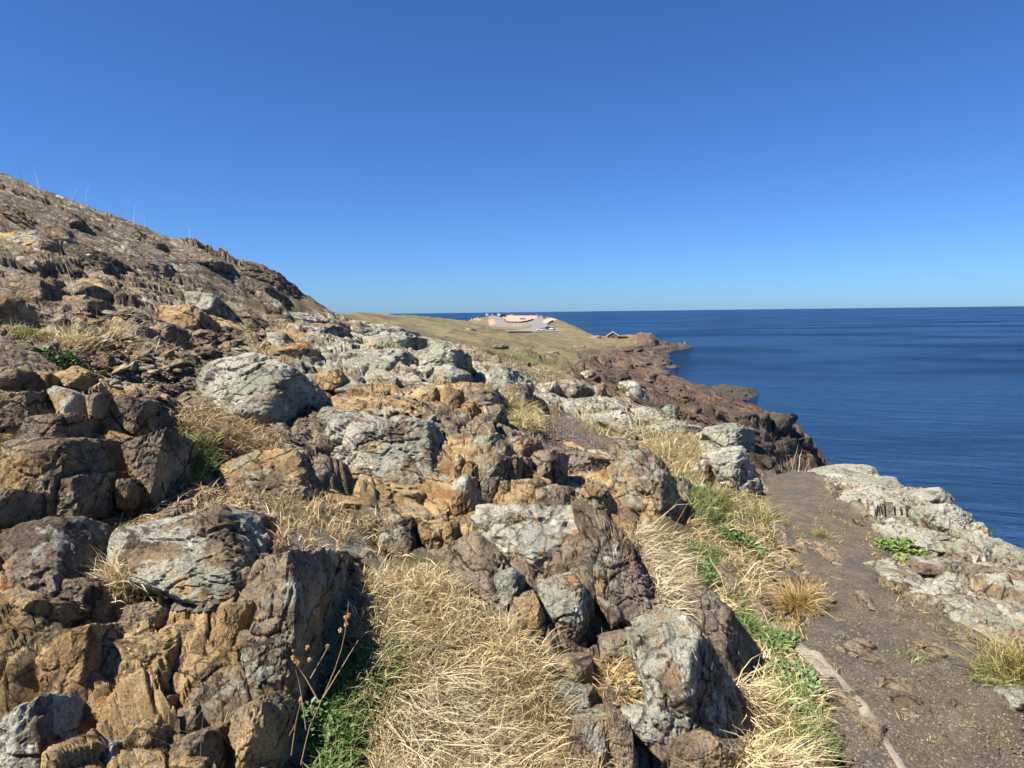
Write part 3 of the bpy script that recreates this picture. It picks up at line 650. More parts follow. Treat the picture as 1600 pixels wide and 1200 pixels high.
# centre foreground
BL('large lichen boulder with a cluster of orange spots', '745 815 760 797 830 794 905 797 936 850 932 905 850 910 800 884 760 850', l=.62, o=.18, e=.78, n=.6, b=.16, org=1.0, dd=-.01)
BL('bulging grey-green boulder face with scattered orange spots', '843 915 898 903 926 955 912 1002 882 1008 855 985', l=.74, o=.1, e=.8, n=.4, org=.8, p=16, dd=-.02)
BL('purple slab at the upper edge of the straw grass', '688 870 745 842 792 880 822 932 815 962 780 952 730 912', l=.3, o=.3, n=.6, b=.1)
BL('rounded lichen lobe over the purple slab', '770 900 799 888 821 909 809 942 785 949 767 927', l=.78, o=.05, n=.4, p=14, dd=-.03)
BL('brown wedge between lichen lobe and bulging face', '806 942 835 930 856 978 850 1012 828 980', l=.1, o=.7, n=.4)
BL('purple ridge rock with ochre right flank beside the straw', '905 797 950 818 985 850 1012 902 1052 976 1010 1004 960 992 940 930 926 860', l=.3, o=.45, e=.6, n=.65, b=.1)
BL('knobbly lichen lump hanging on the purple ridge', '942 940 970 955 982 984 953 992', l=.72, o=.05, n=.3, dd=-.03)
BL('dark recessed block under the knobbly lump', '942 998 1005 990 1006 1040 946 1044', l=.22, o=.1, n=.3)
BL('big lichen boulder leaning toward the path, lower middle', '1008 1012 1086 983 1100 1018 1142 1078 1168 1140 1162 1230 1062 1230 1012 1052', l=.60, o=.12, e=.68, n=.5, b=.14, org=.3)
BL('dark purple boulder between straw and leafy strip', '1044 928 1114 930 1138 965 1178 1012 1174 1058 1145 1068 1100 1020 1050 978', l=.2, o=.15, e=.7, n=.55)
BL('split pale boulder at the bottom, right of the hanging grass', '984 1118 1030 1108 1076 1116 1076 1160 1065 1184 1026 1178 988 1140', l=.76, o=.05, n=.45, org=.4)
BL('pale round boulder at the right rim of the straw grass', '868 1072 925 1081 940 1112 911 1134 886 1118', l=.74, o=.1, n=.45)
BL('brown stone under the bulging grey-green face', '872 1034 922 1030 926 1078 876 1072', l=.15, o=.55, n=.4)
BL('dark rock at bottom edge beside straw grass', '895 1136 955 1128 962 1230 900 1230', l=.4, o=.25, n=.3)
BL('grey block behind the hanging grass tuft', '942 1082 984 1078 992 1112 955 1112', l=.45, o=.3, n=.4)
BL('dark wedge in the cleft below the hanging grass', '955 1120 985 1140 1000 1230 960 1230', l=.2, o=.2, n=.2)
BL('brown lump at bottom edge under the leaning lichen boulder', '1060 1175 1110 1160 1158 1185 1150 1240 1064 1240', l=.2, o=.45, n=.3)
BL('small brown stone wedged beside the bulging face', '868 884 886 880 890 902 874 908', l=.1, o=.3, n=.3, dd=-.04)
# right of the middle
B('cracked ochre boulder above the leafy strip', '952 736 984 712 1012 706 1035 724 1047 750 1072 792 1061 829 1024 826 984 808 972 765', l=.4, o=.62, e=.74, n=.5, b=.18)
B('ochre rock shelf left of the cracked ochre boulder', '846 760 900 748 950 760 966 800 930 812 862 800', l=.3, o=.7, n=.7)
B('brown broken ledge above the ochre rock shelf', '850 715 905 708 955 722 945 748 880 745', l=.3, o=.55, n=.7)
B('white-crusted standing block beside the path', '1113 708 1133 698 1165 698 1177 721 1190 762 1178 778 1139 774', l=.92, o=.05, e=.85, n=.1, b=.15)
B('pale blocky rock behind the white-crusted standing block', '1097 672 1148 663 1180 672 1184 718 1150 716', l=.82, o=.1, n=.3)
B('small grey pyramid rock left of the standing block', '1083 738 1100 718 1116 728 1118 752 1088 750', l=.5, o=.15, n=.3)
B('pale rock shelf behind the green and straw patch', '1000 668 1060 660 1096 668 1090 680 1020 682', l=.76, o=.1, n=.6)
B('white flat rock along the inland edge of the grass', '905 650 960 644 1010 658 990 672 930 668', l=.78, o=.1, n=.7)
B('pale boulder on the brow before the red shore rock', '1034 638 1047 631 1060 643 1053 660 1038 654', l=.75, o=.05, n=.3)
B('dark jagged ridge rock in the middle distance', '870 600 900 590 930 604 925 625 885 622', l=.42, o=.1, n=.4)
B('pale striped ridge rock before the red shore', '965 600 990 592 1012 615 1016 634 990 626', l=.6, o=.1, n=.4)
B('dark notched rock beside the pale striped ridge', '925 605 945 598 950 620 932 626', l=.4, o=.05, n=.4)
B('low grey rock hump in the middle distance', '985 640 1010 636 1030 648 1005 655', l=.62, o=.1, n=.5)
B('dark flat-topped rock near the grass hollow', '905 582 925 578 935 588 915 594', l=.4, o=.1, n=.4)
B('pale outcrop left of the dark jagged ridge', '838 602 868 596 880 615 850 622', l=.55, o=.15, n=.5)
B('grey outcrop nearer than the dark jagged ridge', '840 625 880 620 905 636 870 644', l=.66, o=.1, n=.6)
# ledge at the cliff edge
B('pale lichen slab at the far end of the cliff ledge', '1281 731 1319 724 1359 726 1376 742 1350 752 1300 744', Y0=10.9, l=.92, o=.05, n=.8, p=14, b=.08, red=0)
B('long pale slab behind the path, second row of the ledge', '1300 752 1350 744 1400 745 1416 764 1400 772 1368 760 1320 764', Y0=10.2, l=.9, o=.05, n=.8, p=14, b=.08)
B('broad pale slab next to the gravel path', '1325 768 1375 761 1400 777 1419 796 1400 797 1362 793 1328 787', l=.85, o=.05, n=.8, b=.08)
B('blocky pale boulder overhanging the sea on the ledge', '1418 768 1468 762 1484 774 1486 790 1456 788 1425 780', Y0=9.2, l=.9, o=.05, n=.6, b=.1)
B('tall pale boulder of the ledge with a scarred front', '1447 796 1487 789 1516 805 1523 836 1506 850 1475 828', Y0=7.8, l=.86, o=.05, n=.5)
B('stepped pale slab with dark gaps near the creeping plant', '1421 838 1468 833 1500 855 1498 872 1460 868 1428 856', l=.8, o=.05, n=.7, rel=1.3)
B('tilted pale-topped slab in the middle of the path edge', '1368 884 1400 880 1432 892 1458 918 1444 930 1400 910', l=.8, o=.05, n=.8, b=.08)
B('low grey tongue of rock pointing down the path edge', '1453 930 1475 936 1504 955 1500 962 1480 958', l=.75, o=.05, n=.8, b=.06)
B('small pale rock behind the tall scarred boulder', '1522 830 1563 848 1563 868 1538 862', Y0=7.0, l=.82, o=.05, n=.5)
B('pale slab at the right edge over the sea', '1565 846 1600 861 1640 880 1625 897 1546 874', Y0=6.3, l=.88, o=.05, n=.6)
B('dark purple bedrock at the right edge below pale slab', '1538 884 1600 896 1640 910 1640 930 1550 912', Y0=5.8, l=.1, o=.05, n=.7)
B('dark rock with a pale cap under stepped slab', '1432 872 1470 872 1510 880 1500 900 1450 898', l=.45, o=.05, n=.6)
B('grey stone at the right edge beside the tussock', '1580 1088 1605 1080 1640 1090 1640 1125 1590 1118', l=.5, o=.0, n=.4)
B('flat purple stone lying on the gravel path', '1430 1004 1452 999 1464 1006 1444 1012', l=.05, o=.0, n=.9, b=.05, rel=.5)
B('smooth grey rock sheet across the lower path', '1385 1092 1420 1085 1478 1108 1476 1126 1420 1118', l=.12, o=.05, n=.95, b=.03, rel=.4, t=.3)
B('grey bedrock rib in the leafy strip beside the path', '1118 888 1135 884 1160 915 1172 938 1150 936', l=.2, o=.05, n=.7)
B('purple bedrock rib beside the golden tussock', '1175 935 1200 950 1215 975 1190 975', l=.1, o=.05, n=.8)
B('pale-ended dark slab above the golden tussock', '1205 888 1240 892 1256 915 1240 922 1215 908', l=.4, o=.0, n=.85, b=.05)
B('dark slab at the lower path beside the pale vein', '1350 1130 1380 1128 1392 1165 1370 1170', l=.1, o=.0, n=.9, b=.04)
# shore
def shore(label, outline, **kw): return B(label, outline, red=kw.pop('red', .8), l=0, o=0, **kw)
shore('round dark boulder on top of the sea cliff', '1204 652 1222 645 1237 648 1241 666 1216 679 1205 668', red=.3, wet=.5, n=.3, s=.3)
shore('squared dark rock beside the round cliff boulder', '1180 655 1200 642 1206 668 1190 676', red=.4, wet=.4, n=.3)
shore('dark block under the round cliff boulder', '1215 684 1246 686 1252 704 1222 704', red=.3, wet=.6, n=.3)
shore('long dark ledge at the top of sea cliff', '1135 642 1180 646 1190 660 1150 664', red=.7, wet=.3, n=.5)
shore('lowest dark rock of sea cliff at the waterline', '1240 700 1272 708 1286 724 1240 726', red=.2, wet=.8, n=.4)

def field(poly, num, wr, hr, ang, label, group, name, kw_base, cat='rock', seed=5, **kw):
    g = np.random.default_rng(seed); A = np.array(PL(poly)); lo, hi = A.min(0), A.max(0); done = []
    for _ in range(num * 60):
        if len(done) == num: break
        c = g.uniform(lo, hi)
        if not inpoly(c[:1], c[1:], PL(poly))[0]: continue
        w_, h_ = g.uniform(*wr), g.uniform(*hr)
        if any(abs(c[0] - q[0]) < (w_ + q[2]) * .36 and abs(c[1] - q[1]) < (h_ + q[3]) * .36 for q in done): continue
        done.append((c[0], c[1], w_, h_)); a = R(ang + g.normal(0, 8)); ol = []
        for t in sorted(g.uniform(0, 6.28, 7)):
            x, y = .5 * w_ * math.cos(t), .5 * h_ * math.sin(t); ol.append((c[0] + x * math.cos(a) - y * math.sin(a), c[1] + x * math.sin(a) + y * math.cos(a)))
        if np.ptp([q[0] for q in ol]) < .4 * w_ : continue
        k2 = {q: (v(g) if callable(v) else v) for q, v in kw.items()}
        lab2 = describe(kw_base, c[0], c[1], w_, h_, (h_ - hr[0]) / (hr[1] - hr[0])); boulder(lab2 or label, ol, name=name, cat=cat, group=group, **k2)
field('0 300 120 335 260 385 380 420 450 470 400 490 280 450 150 420 0 400', 34, (50, 130), (16, 34), 22, 'dark weathered slab of the upper hillside below the skyline', 'weathered slabs of the upper hillside', 'rock', 'dark weathered hill slab', wet=lambda g: g.uniform(0, .7), l=lambda g: g.uniform(.15, .5), o=lambda g: g.uniform(-.1, .2), n=.6, b=.14, t=.5, gr_=1.2, rel=1.4, dd=-.012, seed=31)
field('0 420 120 440 250 470 400 500 480 530 420 550 260 520 120 500 0 540', 26, (40, 100), (14, 30), 14, 'brown slab half buried in the slope left of the pale shoulder', 'half buried slabs of the left slope', 'rock', 'brown half-buried slab', l=lambda g: g.uniform(.15, .5), o=lambda g: g.uniform(.3, .8), n=.75, b=.08, t=.4, gr_=1.15, seed=32)
field('520 505 650 525 740 600 900 610 1040 650 1090 680 960 680 860 650 760 640 640 600 500 590 450 540', 40, (36, 90), (12, 26), 12, 'pale lichened slab in the rough ground across the mid slope', 'pale slabs of the mid slope', 'rock', 'pale lichened slab', l=lambda g: g.uniform(.5, .85), o=lambda g: g.uniform(.05, .5), n=.75, b=.1, t=.4, gr_=1.15, seed=33)
field('860 690 950 700 1000 740 1000 820 940 830 870 800 850 760', 16, (40, 80), (14, 30), 24, 'brown slab on the sloping shelf left of the cracked ochre boulder', 'brown slabs of the sloping shelf', 'rock', 'brown shelf slab', l=lambda g: g.uniform(.2, .5), o=lambda g: g.uniform(.4, .8), n=.85, b=.06, t=.3, gr_=1.15, seed=34)
field('905 575 960 550 1030 560 1035 600 1100 630 1180 650 1230 700 1200 725 1130 670 1040 640 950 610', 75, (26, 70), (7, 17), 14, 'reddish layered ledge of the shore rock beyond the brow', 'reddish shore ledges', 'rock', 'reddish shore ledge', red=lambda g: g.uniform(.55, .95), wet=lambda g: g.uniform(0, .3), l=0, o=0, n=.8, b=.08, t=.4, gr_=1.2, blk=2.2, rel=1.3, seed=35)
field('1170 655 1235 655 1262 690 1285 720 1190 728 1150 690', 26, (24, 48), (14, 26), 12, 'dark sea-cliff block above the waterline', 'dark blocks of the sea cliff', 'rock', 'dark sea-cliff block', red=lambda g: g.uniform(.1, .4), wet=lambda g: g.uniform(.45, .9), l=0, o=0, n=.45, b=.15, gr_=1.25, blk=2, rel=1.2, seed=36)
field('975 545 1020 535 1050 545 1040 565 1040 590 1000 570', 26, (14, 34), (4, 8), 6, 'dark low ledge along the far inlet shore', 'far inlet ledges', 'rock', 'dark low inlet ledge', red=lambda g: g.uniform(.4, .8), wet=lambda g: g.uniform(.1, .6), l=0, o=0, n=.85, b=.06, t=.3, gr_=1.2, seed=37)
field('1215 770 1300 765 1370 840 1370 900 1450 960 1580 1030 1580 1180 1440 1190 1320 1090 1260 1000 1300 930 1240 850', 20, (40, 110), (10, 26), 24, 'grey bedrock slab nearly flush with the path surface', 'bedrock showing in the path', 'rock', 'grey flush bedrock slab', l=lambda g: g.uniform(.1, .42), o=lambda g: g.uniform(-.1, .2), n=.97, b=.015, t=.12, gr_=1.1, rel=.45, blk=1.6, ch=6, dd=.003, seed=38)
field('1215 770 1245 850 1300 930 1250 1010 1225 1000 1270 930 1215 860 1195 790', 9, (30, 60), (10, 20), 45, 'brown rock rib at the left edge of the path', 'rock ribs along the path edge', 'rock', 'brown path-edge rib', l=lambda g: g.uniform(.1, .5), o=.15, n=.9, b=.05, t=.2, gr_=1.1, rel=.8, seed=39)
# low skerries
for lab, ol in (('low dark skerry reaching into the sea beyond the cliff', '1090 612 1132 600 1184 605 1197 617 1160 631 1108 628'), ('small dark skerry in the near inlet', '1028 602 1046 599 1058 603 1044 607'),
                ('thin rock tongue lying in the far inlet', '1036 572 1056 570 1068 574 1050 577'), ('outermost dark rocks at the tip of the headland', '1040 541 1062 535 1078 538 1088 543 1060 547')):
    B(lab, ol, red=.35, wet=.75, l=0, o=0, n=.92, b=.03, t=.25, sea=True, name='boulder', cat='rock', blk=1.2, gr_=1.0)
B('orange-brown rock knoll beside the far hut', '984 532 1000 520 1018 522 1032 534 1020 541 990 540', red=.75, l=0, o=.3, n=.6, name='boulder', cat='rock')
g4 = np.random.default_rng(44)
ORD = ('first', 'second', 'third', 'fourth', 'fifth', 'sixth', 'seventh', 'eighth', 'ninth', 'tenth', 'eleventh', 'twelfth')
# jointed columns right of the big white-topped boulder
for row, (y0, y1, xs0, xs1) in enumerate(((684, 726, 738, 838), (716, 764, 716, 852), (754, 802, 710, 850))):
    x = xs0 + g4.uniform(-6, 6); nth = 0
    while x < xs1:
        wd = g4.choice([16, 22, 34, 46]) * g4.uniform(.85, 1.15); hh = g4.uniform(.7, 1.25) * (y1 - y0); yt = y0 + g4.uniform(-9, 10); sk = g4.uniform(-6, 8)
        B('%s brown jointed block from the left, %s row, right of the big white-topped boulder' % (ORD[nth], ('top', 'middle', 'bottom')[row]), [(x + sk, yt + g4.uniform(0, 9)), (x + sk + wd * .5, yt), (x + sk + wd, yt + g4.uniform(0, 9)), (x + wd, yt + hh), (x + wd * .3, yt + hh + 4), (x - 1, yt + hh - 3)],
          l=g4.uniform(.15, .5), o=g4.uniform(.2, .8), n=.3, e=.66, s=.4, b=.16, gr_=1.3, name='rock', cat='rock', group='jointed blocks of the fractured cliff', ch=12, dd=g4.uniform(-.02, .015))
        x += wd * .9; nth += 1
# outcrops on the far grass
for nth, (x, y) in enumerate(((702, 515), (734, 515), (812, 530), (858, 551), (886, 546), (905, 542), (930, 527), (746, 500), (780, 541))):
    wd = g4.uniform(9, 20); hh = g4.uniform(1.8, 3.6)
    B('%s dark outcrop on the far grassy slope' % ('leftmost', 'wide', 'low central', 'broken', 'ragged', 'steep', 'rightmost', 'highest', 'lowest')[nth], [(x - wd, y + 1), (x - wd * .4, y - hh), (x + wd * .5, y - hh * .8), (x + wd, y + 1), (x, y + 2.5)], red=.3, l=g4.uniform(.3, .5), o=.1, n=.75, b=.06, t=.4, rel=2.2, blk=1.6, name='rock', cat='rock', group='dark outcrops on the far grass', gr_=1.0, dd=.012)

# ------------------------------------------------------------------ loose stones of the scree: one object each, shared meshes
def castF(px, py, lift=0.0):
    d = dirs(np.asarray(px, float), np.asarray(py, float)); th = np.arctan2(d[:, 0], d[:, 1]); sl_ = d[:, 2] / np.hypot(d[:, 0], d[:, 1])
    i = np.clip(np.rint((th - TH0) / (TH1 - TH0) * (GT - 1)).astype(int), 0, GT - 1); out = []
    for a in range(0, len(i), 4000):
        Z = EYE - FIN[i[a:a + 4000]] + lift; ray = EYE + sl_[a:a + 4000, None] * np.exp(gr)[None]
        hit = ray <= Z; k = np.clip(np.where(hit.any(1), hit.argmax(1), GR - 1), 1, GR - 1); ii = np.arange(len(k))
        e1 = ray[ii, k - 1] - Z[ii, k - 1]; e2 = ray[ii, k] - Z[ii, k]; t = np.clip(e1 / np.where(abs(e1 - e2) < 1e-9, 1, e1 - e2), 0, 1)
        out.append(np.exp(gr[k - 1]) * (1 - t) + np.exp(gr[k]) * t)
    rr = np.concatenate(out); return np.stack([np.sin(th) * rr, np.cos(th) * rr, EYE + sl_ * rr - lift], 1)
def samp(poly, n, g):
    A = np.array(poly); lo, hi = A.min(0), A.max(0); out = np.zeros((0, 2))
    while len(out) < n:
        q = g.uniform(lo, hi, (n * 2, 2)); out = np.vstack([out, q[inpoly(q[:, 0], q[:, 1], poly)]])
    return out[:n]
stone_me = []
for k_ in range(8):
    g = np.random.default_rng(900 + k_); P = g.normal(size=(12, 3)) * np.array([1, .8, .5]); P /= np.linalg.norm(P, axis=1)[:, None] * .9; P *= np.array([1, g.uniform(.6, .9), g.uniform(.35, .65)])
    c, Vv, F = rough_rock(P, 3, 900 + k_, 40, 3, .8, 1.2); Nn_ = len(Vv)
    o_ = g.uniform(.1, .8); l_ = g.uniform(0, .55)
    ob = mesh_np('stone', Vv, F, ROCK, {'m1': np.tile([l_, o_, 0, 0], (Nn_, 1)), 'm2': np.tile([0, 0, 0, 1.], (Nn_, 1))}, smooth=False)
    stone_me.append(ob.data); bpy.data.objects.remove(ob)
def stones(poly, n, lo, hi, label, group, name='stone', seed=1):
    g = np.random.default_rng(seed); S = samp(PL(poly), n, g); P = castF(S[:, 0], S[:, 1])
    for p in P:
        o = bpy.data.objects.new(name, stone_me[g.integers(8)]); COL.objects.link(o); s_ = g.uniform(lo, hi) * (1 + .05 * p[1]) * .5
        o.location = (p[0], p[1], p[2] + s_ * .22); o.rotation_euler = (g.uniform(-.4, .4), g.uniform(-.4, .4), g.uniform(0, 6.3)); o.scale = (s_, s_, s_)
        tag(o, label, 'stone', group)
stones('60 500 160 488 300 505 420 520 400 560 300 560 210 600 130 560 70 545', 120, .05, .16, 'small loose angular stone in the scree above the white dome boulder', 'loose scree stones on the upper slope', seed=2)
stones('100 560 300 575 300 630 260 640 160 600', 45, .035, .10, 'small loose stone among dead twigs between block stack and dome boulder', 'loose stones below the scree', seed=3)
stones('280 915 330 930 330 950 250 940', 14, .02, .05, 'tiny loose chip on the ledge under the lichen-patched boulder', 'chips on the ledge', seed=4)
stones('530 880 560 870 560 960 530 950', 8, .05, .10, 'small stone in the gap right of the upright wedge boulder', 'stones beside the wedge boulder', seed=5)
stones('500 640 560 640 700 655 690 665 560 655', 22, .05, .12, 'brown stone chip along the crack behind the big white-topped boulder', 'chips in the crack', seed=6)
stones('1240 1040 1300 1120 1360 1200 1300 1200 1240 1120', 24, .02, .06, 'loose stone between the leafy strip and the pale vein', 'loose stones beside the vein', seed=7)

# ------------------------------------------------------------------ gravel of the path
def chips(name, poly, n, lo, hi, mat, label, seed):
    g = np.random.default_rng(seed); S = np.vstack([samp(PL(q), m_, g) for q, m_ in zip(poly, n)]); P = castF(S[:, 0], S[:, 1]); k = len(P)
    base = np.array([(1, 0, 0), (0, 1, 0), (-1, 0, 0), (0, -1, 0), (0, 0, .6), (0, 0, -.6)])
    Fb = np.array([(0, 1, 4), (1, 2, 4), (2, 3, 4), (3, 0, 4), (1, 0, 5), (2, 1, 5), (3, 2, 5), (0, 3, 5)])
    sz = g.uniform(lo, hi, k) ** 1.0; a = g.uniform(0, 6.3, k); ca, sa = np.cos(a), np.sin(a)
    bb = base[None] * g.uniform(.55, 1.3, (k, 6, 1)); X = bb[..., 0] * ca[:, None] - bb[..., 1] * sa[:, None]; Y = bb[..., 0] * sa[:, None] + bb[..., 1] * ca[:, None]
    Vv = np.stack([X, Y, bb[..., 2]], -1) * sz[:, None, None] * .5 + P[:, None]
    F = (np.arange(k)[:, None, None] * 6 + Fb[None]).reshape(-1, 3)
    t = g.uniform(0, 1, (k, 1)); c = np.array([.085, .064, .048]) * (1 - t) + np.array([.21, .165, .125]) * t ** 2
    o = mesh_np(name, Vv.reshape(-1, 3), F, mat, {'tint': np.repeat(np.hstack([c, np.ones((k, 1))]), 6, 0)}, smooth=False)
    return tag(o, label, 'gravel', kind='stuff')
kk = N('gravel_chips'); kk.col(kk.attr('tint').outputs['Color']); GRAV = kk.m
chips('path_gravel', ['1200 740 1290 745 1350 810 1400 850 1375 905 1450 960 1600 1010 1650 1250 1430 1250 1330 1150 1240 1010 1290 930 1230 850', '1240 1000 1330 1100 1400 1220 1290 1230 1250 1100'], [7000, 1800], .006, .020, GRAV, 'loose brown gravel on the trodden path', 61)
chips('slope_debris', ['60 490 300 500 420 520 400 570 250 620 80 560', '840 660 910 645 950 700 870 710', '230 930 340 930 330 955 240 950', '420 640 500 640 470 700 400 690'], [2600, 1500, 250, 400], .012, .045, GRAV, 'fine rock debris lying between the boulders', 62)

# ------------------------------------------------------------------ pale veins crossing the path
kv = N('pale_vein_rock'); pv_ = kv.pos(); kv.col(kv.mix(kv.ss(kv.noise(pv_, 9, 7, .65), .3, .7), (.15, .122, .09), (.31, .262, .20)))
kv.nrm(kv.bump(kv.noise(pv_, 40, 6, .7), .012, .9)); VEIN = kv.m
def vein(line, wpx, label, hgt=.009):
    L = np.array(PL(line)); tt = np.linspace(0, len(L) - 1, 60); C = np.stack([np.interp(tt, range(len(L)), L[:, i]) for i in (0, 1)], 1)
    W0 = castF(C[:, 0], C[:, 1]); T = np.gradient(W0[:, :2], axis=0); T /= np.linalg.norm(T, axis=1)[:, None]; Nn = np.stack([T[:, 1], -T[:, 0]], 1)
    half = wpx * W0[:, 1] / FPX * .5 * (1 + .6 * fbm(np.stack([tt * 1.7, tt * 0, tt * 0 + wpx], 1), 5, 3)); half[0] *= .3; half[-1] *= .4
    prof = [(-1.05, -.05), (-.95, .6), (-.45, 1), (.1, .85), (.6, 1), (.95, .55), (1.05, -.05)]; Vv = []
    for i in range(60):
        for a, h_ in prof:
            x, y = W0[i, :2] + Nn[i] * half[i] * a; Vv.append((x, y, 0, h_))
    Vv = np.array(Vv); z = ground(Vv[:, 0], Vv[:, 1], FIN); hh = Vv[:, 3] * hgt * (.8 + 1.3 * fbm(Vv[:, :3] * 5, 9, 3)); Vv = np.stack([Vv[:, 0], Vv[:, 1], z + hh], 1)
    F = [(i * 7 + j, i * 7 + j + 1, i * 7 + j + 8, i * 7 + j + 7) for i in range(59) for j in range(6)]
    return tag(mesh_np('rock_vein', Vv, F, VEIN), label, 'rock')
vein('1196 965 1225 990 1262 1022 1300 1060', 20, 'pale broken vein of rock at the upper edge of lower path')
vein('1270 1018 1310 1058 1350 1108 1388 1165 1425 1225', 15, 'straight pale vein of rock running down the path to the bottom edge')
vein('1506 970 1540 988 1572 1006', 16, 'short pale vein of rock near the right tussock')

# ------------------------------------------------------------------ grass
kg = N('grass_blade'); at_ = kg.attr('tint').outputs['Color']; kg.col(at_); kg.b.inputs['Roughness'].default_value = .55; kg.b.inputs['Specular IOR Level'].default_value = .3
tr = kg.n('ShaderNodeBsdfTranslucent'); kg.put(tr.inputs[0], at_); mxs = kg.n('ShaderNodeMixShader'); mxs.inputs[0].default_value = .28
kg.t.links.new(kg.b.outputs[0], mxs.inputs[1]); kg.t.links.new(tr.outputs[0], mxs.inputs[2]); kg.t.links.new(mxs.outputs[0], kg.t.nodes['Material Output'].inputs[0]); GRASS = kg.m
STRAW = [(.74, .58, .30), (.60, .44, .21), (.86, .72, .46), (.40, .28, .13), (.62, .53, .29)]
GREEN = [(.13, .21, .05), (.17, .25, .07), (.09, .16, .04), (.30, .30, .11)]
YELLOW = [(.36, .31, .10), (.28, .27, .08), (.45, .36, .15), (.20, .22, .06)]
RUST = [(.32, .17, .075), (.42, .27, .13), (.24, .13, .06), (.46, .36, .21)]
GOLD = [(.52, .35, .12), (.44, .27, .08), (.60, .45, .20), (.35, .22, .08)]
def blade_mesh(P, az, L, wd, e0, droop, cols, g):
    n = len(P); ts = np.array([0, .3, .62, 1.0]); pos = [P]; cur = P.copy(); kink = g.normal(0, .18, (n, 4))
    for i in range(3):
        t = (ts[i] + ts[i + 1]) / 2; e = e0 - droop * t; a = az + kink[:, i]; st = L * (ts[i + 1] - ts[i])
        cur = cur + np.stack([np.cos(e) * np.sin(a), np.cos(e) * np.cos(a), np.sin(e)], 1) * st[:, None]; pos.append(cur)
    ra = az + math.pi / 2 + g.uniform(-.9, .9, n); sd = np.stack([np.sin(ra), np.cos(ra), np.zeros(n)], 1) * wd[:, None] * .5
    sd = sd + np.array([0, 0, 1]) * (g.uniform(-.4, .4, n) * wd)[:, None]
    Vv = np.stack([pos[0] - sd, pos[0] + sd, pos[1] - sd * .9, pos[1] + sd * .9, pos[2] - sd * .65, pos[2] + sd * .65, pos[3]], 1)
    F = (np.arange(n)[:, None, None] * 7 + np.array([(0, 1, 3), (0, 3, 2), (2, 3, 5), (2, 5, 4), (4, 5, 6)])[None]).reshape(-1, 3)
    c = np.array(cols)[g.integers(len(cols), size=n)] * g.uniform(.62, .98, (n, 1)); c = np.repeat(np.hstack([c, np.ones((n, 1))]), 7, 0)
    return Vv.reshape(-1, 3), F, c
class Grass:
    def __init__(s, seed): s.V = []; s.F = []; s.C = []; s.n = 0; s.g = np.random.default_rng(seed)
    def add(s, P, az, L, w_, e0, dr, cols):
        v, f, c = blade_mesh(P, az, L, w_, e0, dr, cols, s.g); s.V.append(v); s.F.append(f + s.n); s.C.append(c); s.n += len(v)
    def mat(s, poly, n, L=(.08, .24), w_=.0042, e=(5, 60), dr=60, az=None, spread=1.4, cols=STRAW, lift=.015, clump=0):
        g = s.g; S = samp(PL(poly), n, g)
        if clump:
            cn = S[g.integers(0, max(3, n // clump), n)]; S = cn + g.normal(0, 5, S.shape)
        P = castF(S[:, 0], S[:, 1]); P[:, 2] += g.uniform(-.02, lift, n); k = 1 + .05 * P[:, 1]
        a = g.uniform(0, 6.3, n) if az is None else R(az) + g.normal(0, spread, n) + .8 * fbm(P * 4, 7, 2)
        s.add(P, a, g.uniform(*L, n), w_ * k * g.uniform(.6, 1.3, n), np.radians(g.uniform(*e, n)), np.radians(g.uniform(.4, 1.2, n) * dr), cols)
    def tuft(s, px, py, n, L, w_, rad=.05, e=(35, 88), dr=70, cols=GOLD, az=None, spread=.8):
        g = s.g; c = castF(np.array([px]), np.array([py]))[0]; P = c + np.stack([g.normal(0, rad, n), g.normal(0, rad, n), g.uniform(-.02, .01, n)], 1)
        P[:, 2] = ground(P[:, 0], P[:, 1], FIN) - .01
        a = g.uniform(0, 6.3, n) if az is None else R(az) + g.normal(0, spread, n)
        s.add(P, a, g.uniform(*L, n), np.full(n, w_) * g.uniform(.7, 1.2, n), np.radians(g.uniform(*e, n)), np.radians(g.uniform(.3, 1.2, n) * dr), cols); return c
    def build(s, name, label, cat, loc=None, **kw):
        o = mesh_np(name, np.vstack(s.V), np.vstack(s.F), GRASS, {'tint': np.vstack(s.C)}, loc=loc); return tag(o, label, cat, **kw)
G = Grass(71)
MATA = '565 905 640 895 700 900 742 945 800 985 850 1012 868 1060 885 1110 930 1180 960 1260 600 1260 560 1100 548 1000'
G.mat(MATA, 11000, L=(.05, .17), w_=.0026, az=165, spread=1.7, e=(-5, 70))
G.mat(MATA, 7000, L=(.05, .14), w_=.0024, e=(10, 85), clump=26, dr=90)
G.mat('562 900 700 895 740 950 760 1000 640 1020 556 985', 4500, L=(.04, .13), w_=.0028, e=(20, 88), clump=20, dr=90, cols=STRAW + YELLOW[:2] + RUST[:2])
G.mat(MATA, 5000, L=(.05, .14), w_=.003, cols=[(.30, .22, .11), (.40, .31, .17), (.24, .17, .09)], e=(0, 70))
G.mat('600 1080 700 1040 760 1260 560 1260', 1500, L=(.12, .30), w_=.0028, az=130, spread=.7, e=(0, 40), cols=[(.66, .56, .36), (.60, .50, .32)])
G.mat('420 785 470 770 556 780 580 835 540 870 470 865 430 850', 2200, L=(.03, .10), w_=.0028, e=(5, 80), clump=30, cols=STRAW + RUST)
G.mat('570 800 620 815 650 870 600 880 550 850', 260, L=(.035, .10), w_=.003, e=(10, 80), clump=24)
G.mat('265 765 400 755 420 790 330 800 250 795', 900, L=(.03, .10), w_=.0028, clump=24, cols=STRAW + RUST)
G.mat('128 800 250 788 250 832 170 852 130 830', 1000, L=(.03, .10), w_=.0026, cols=STRAW + RUST[:2])
G.mat('270 636 400 640 450 690 420 712 340 712 280 690', 3000, L=(.05, .14), w_=.003, cols=RUST + STRAW[:1], e=(0, 60))
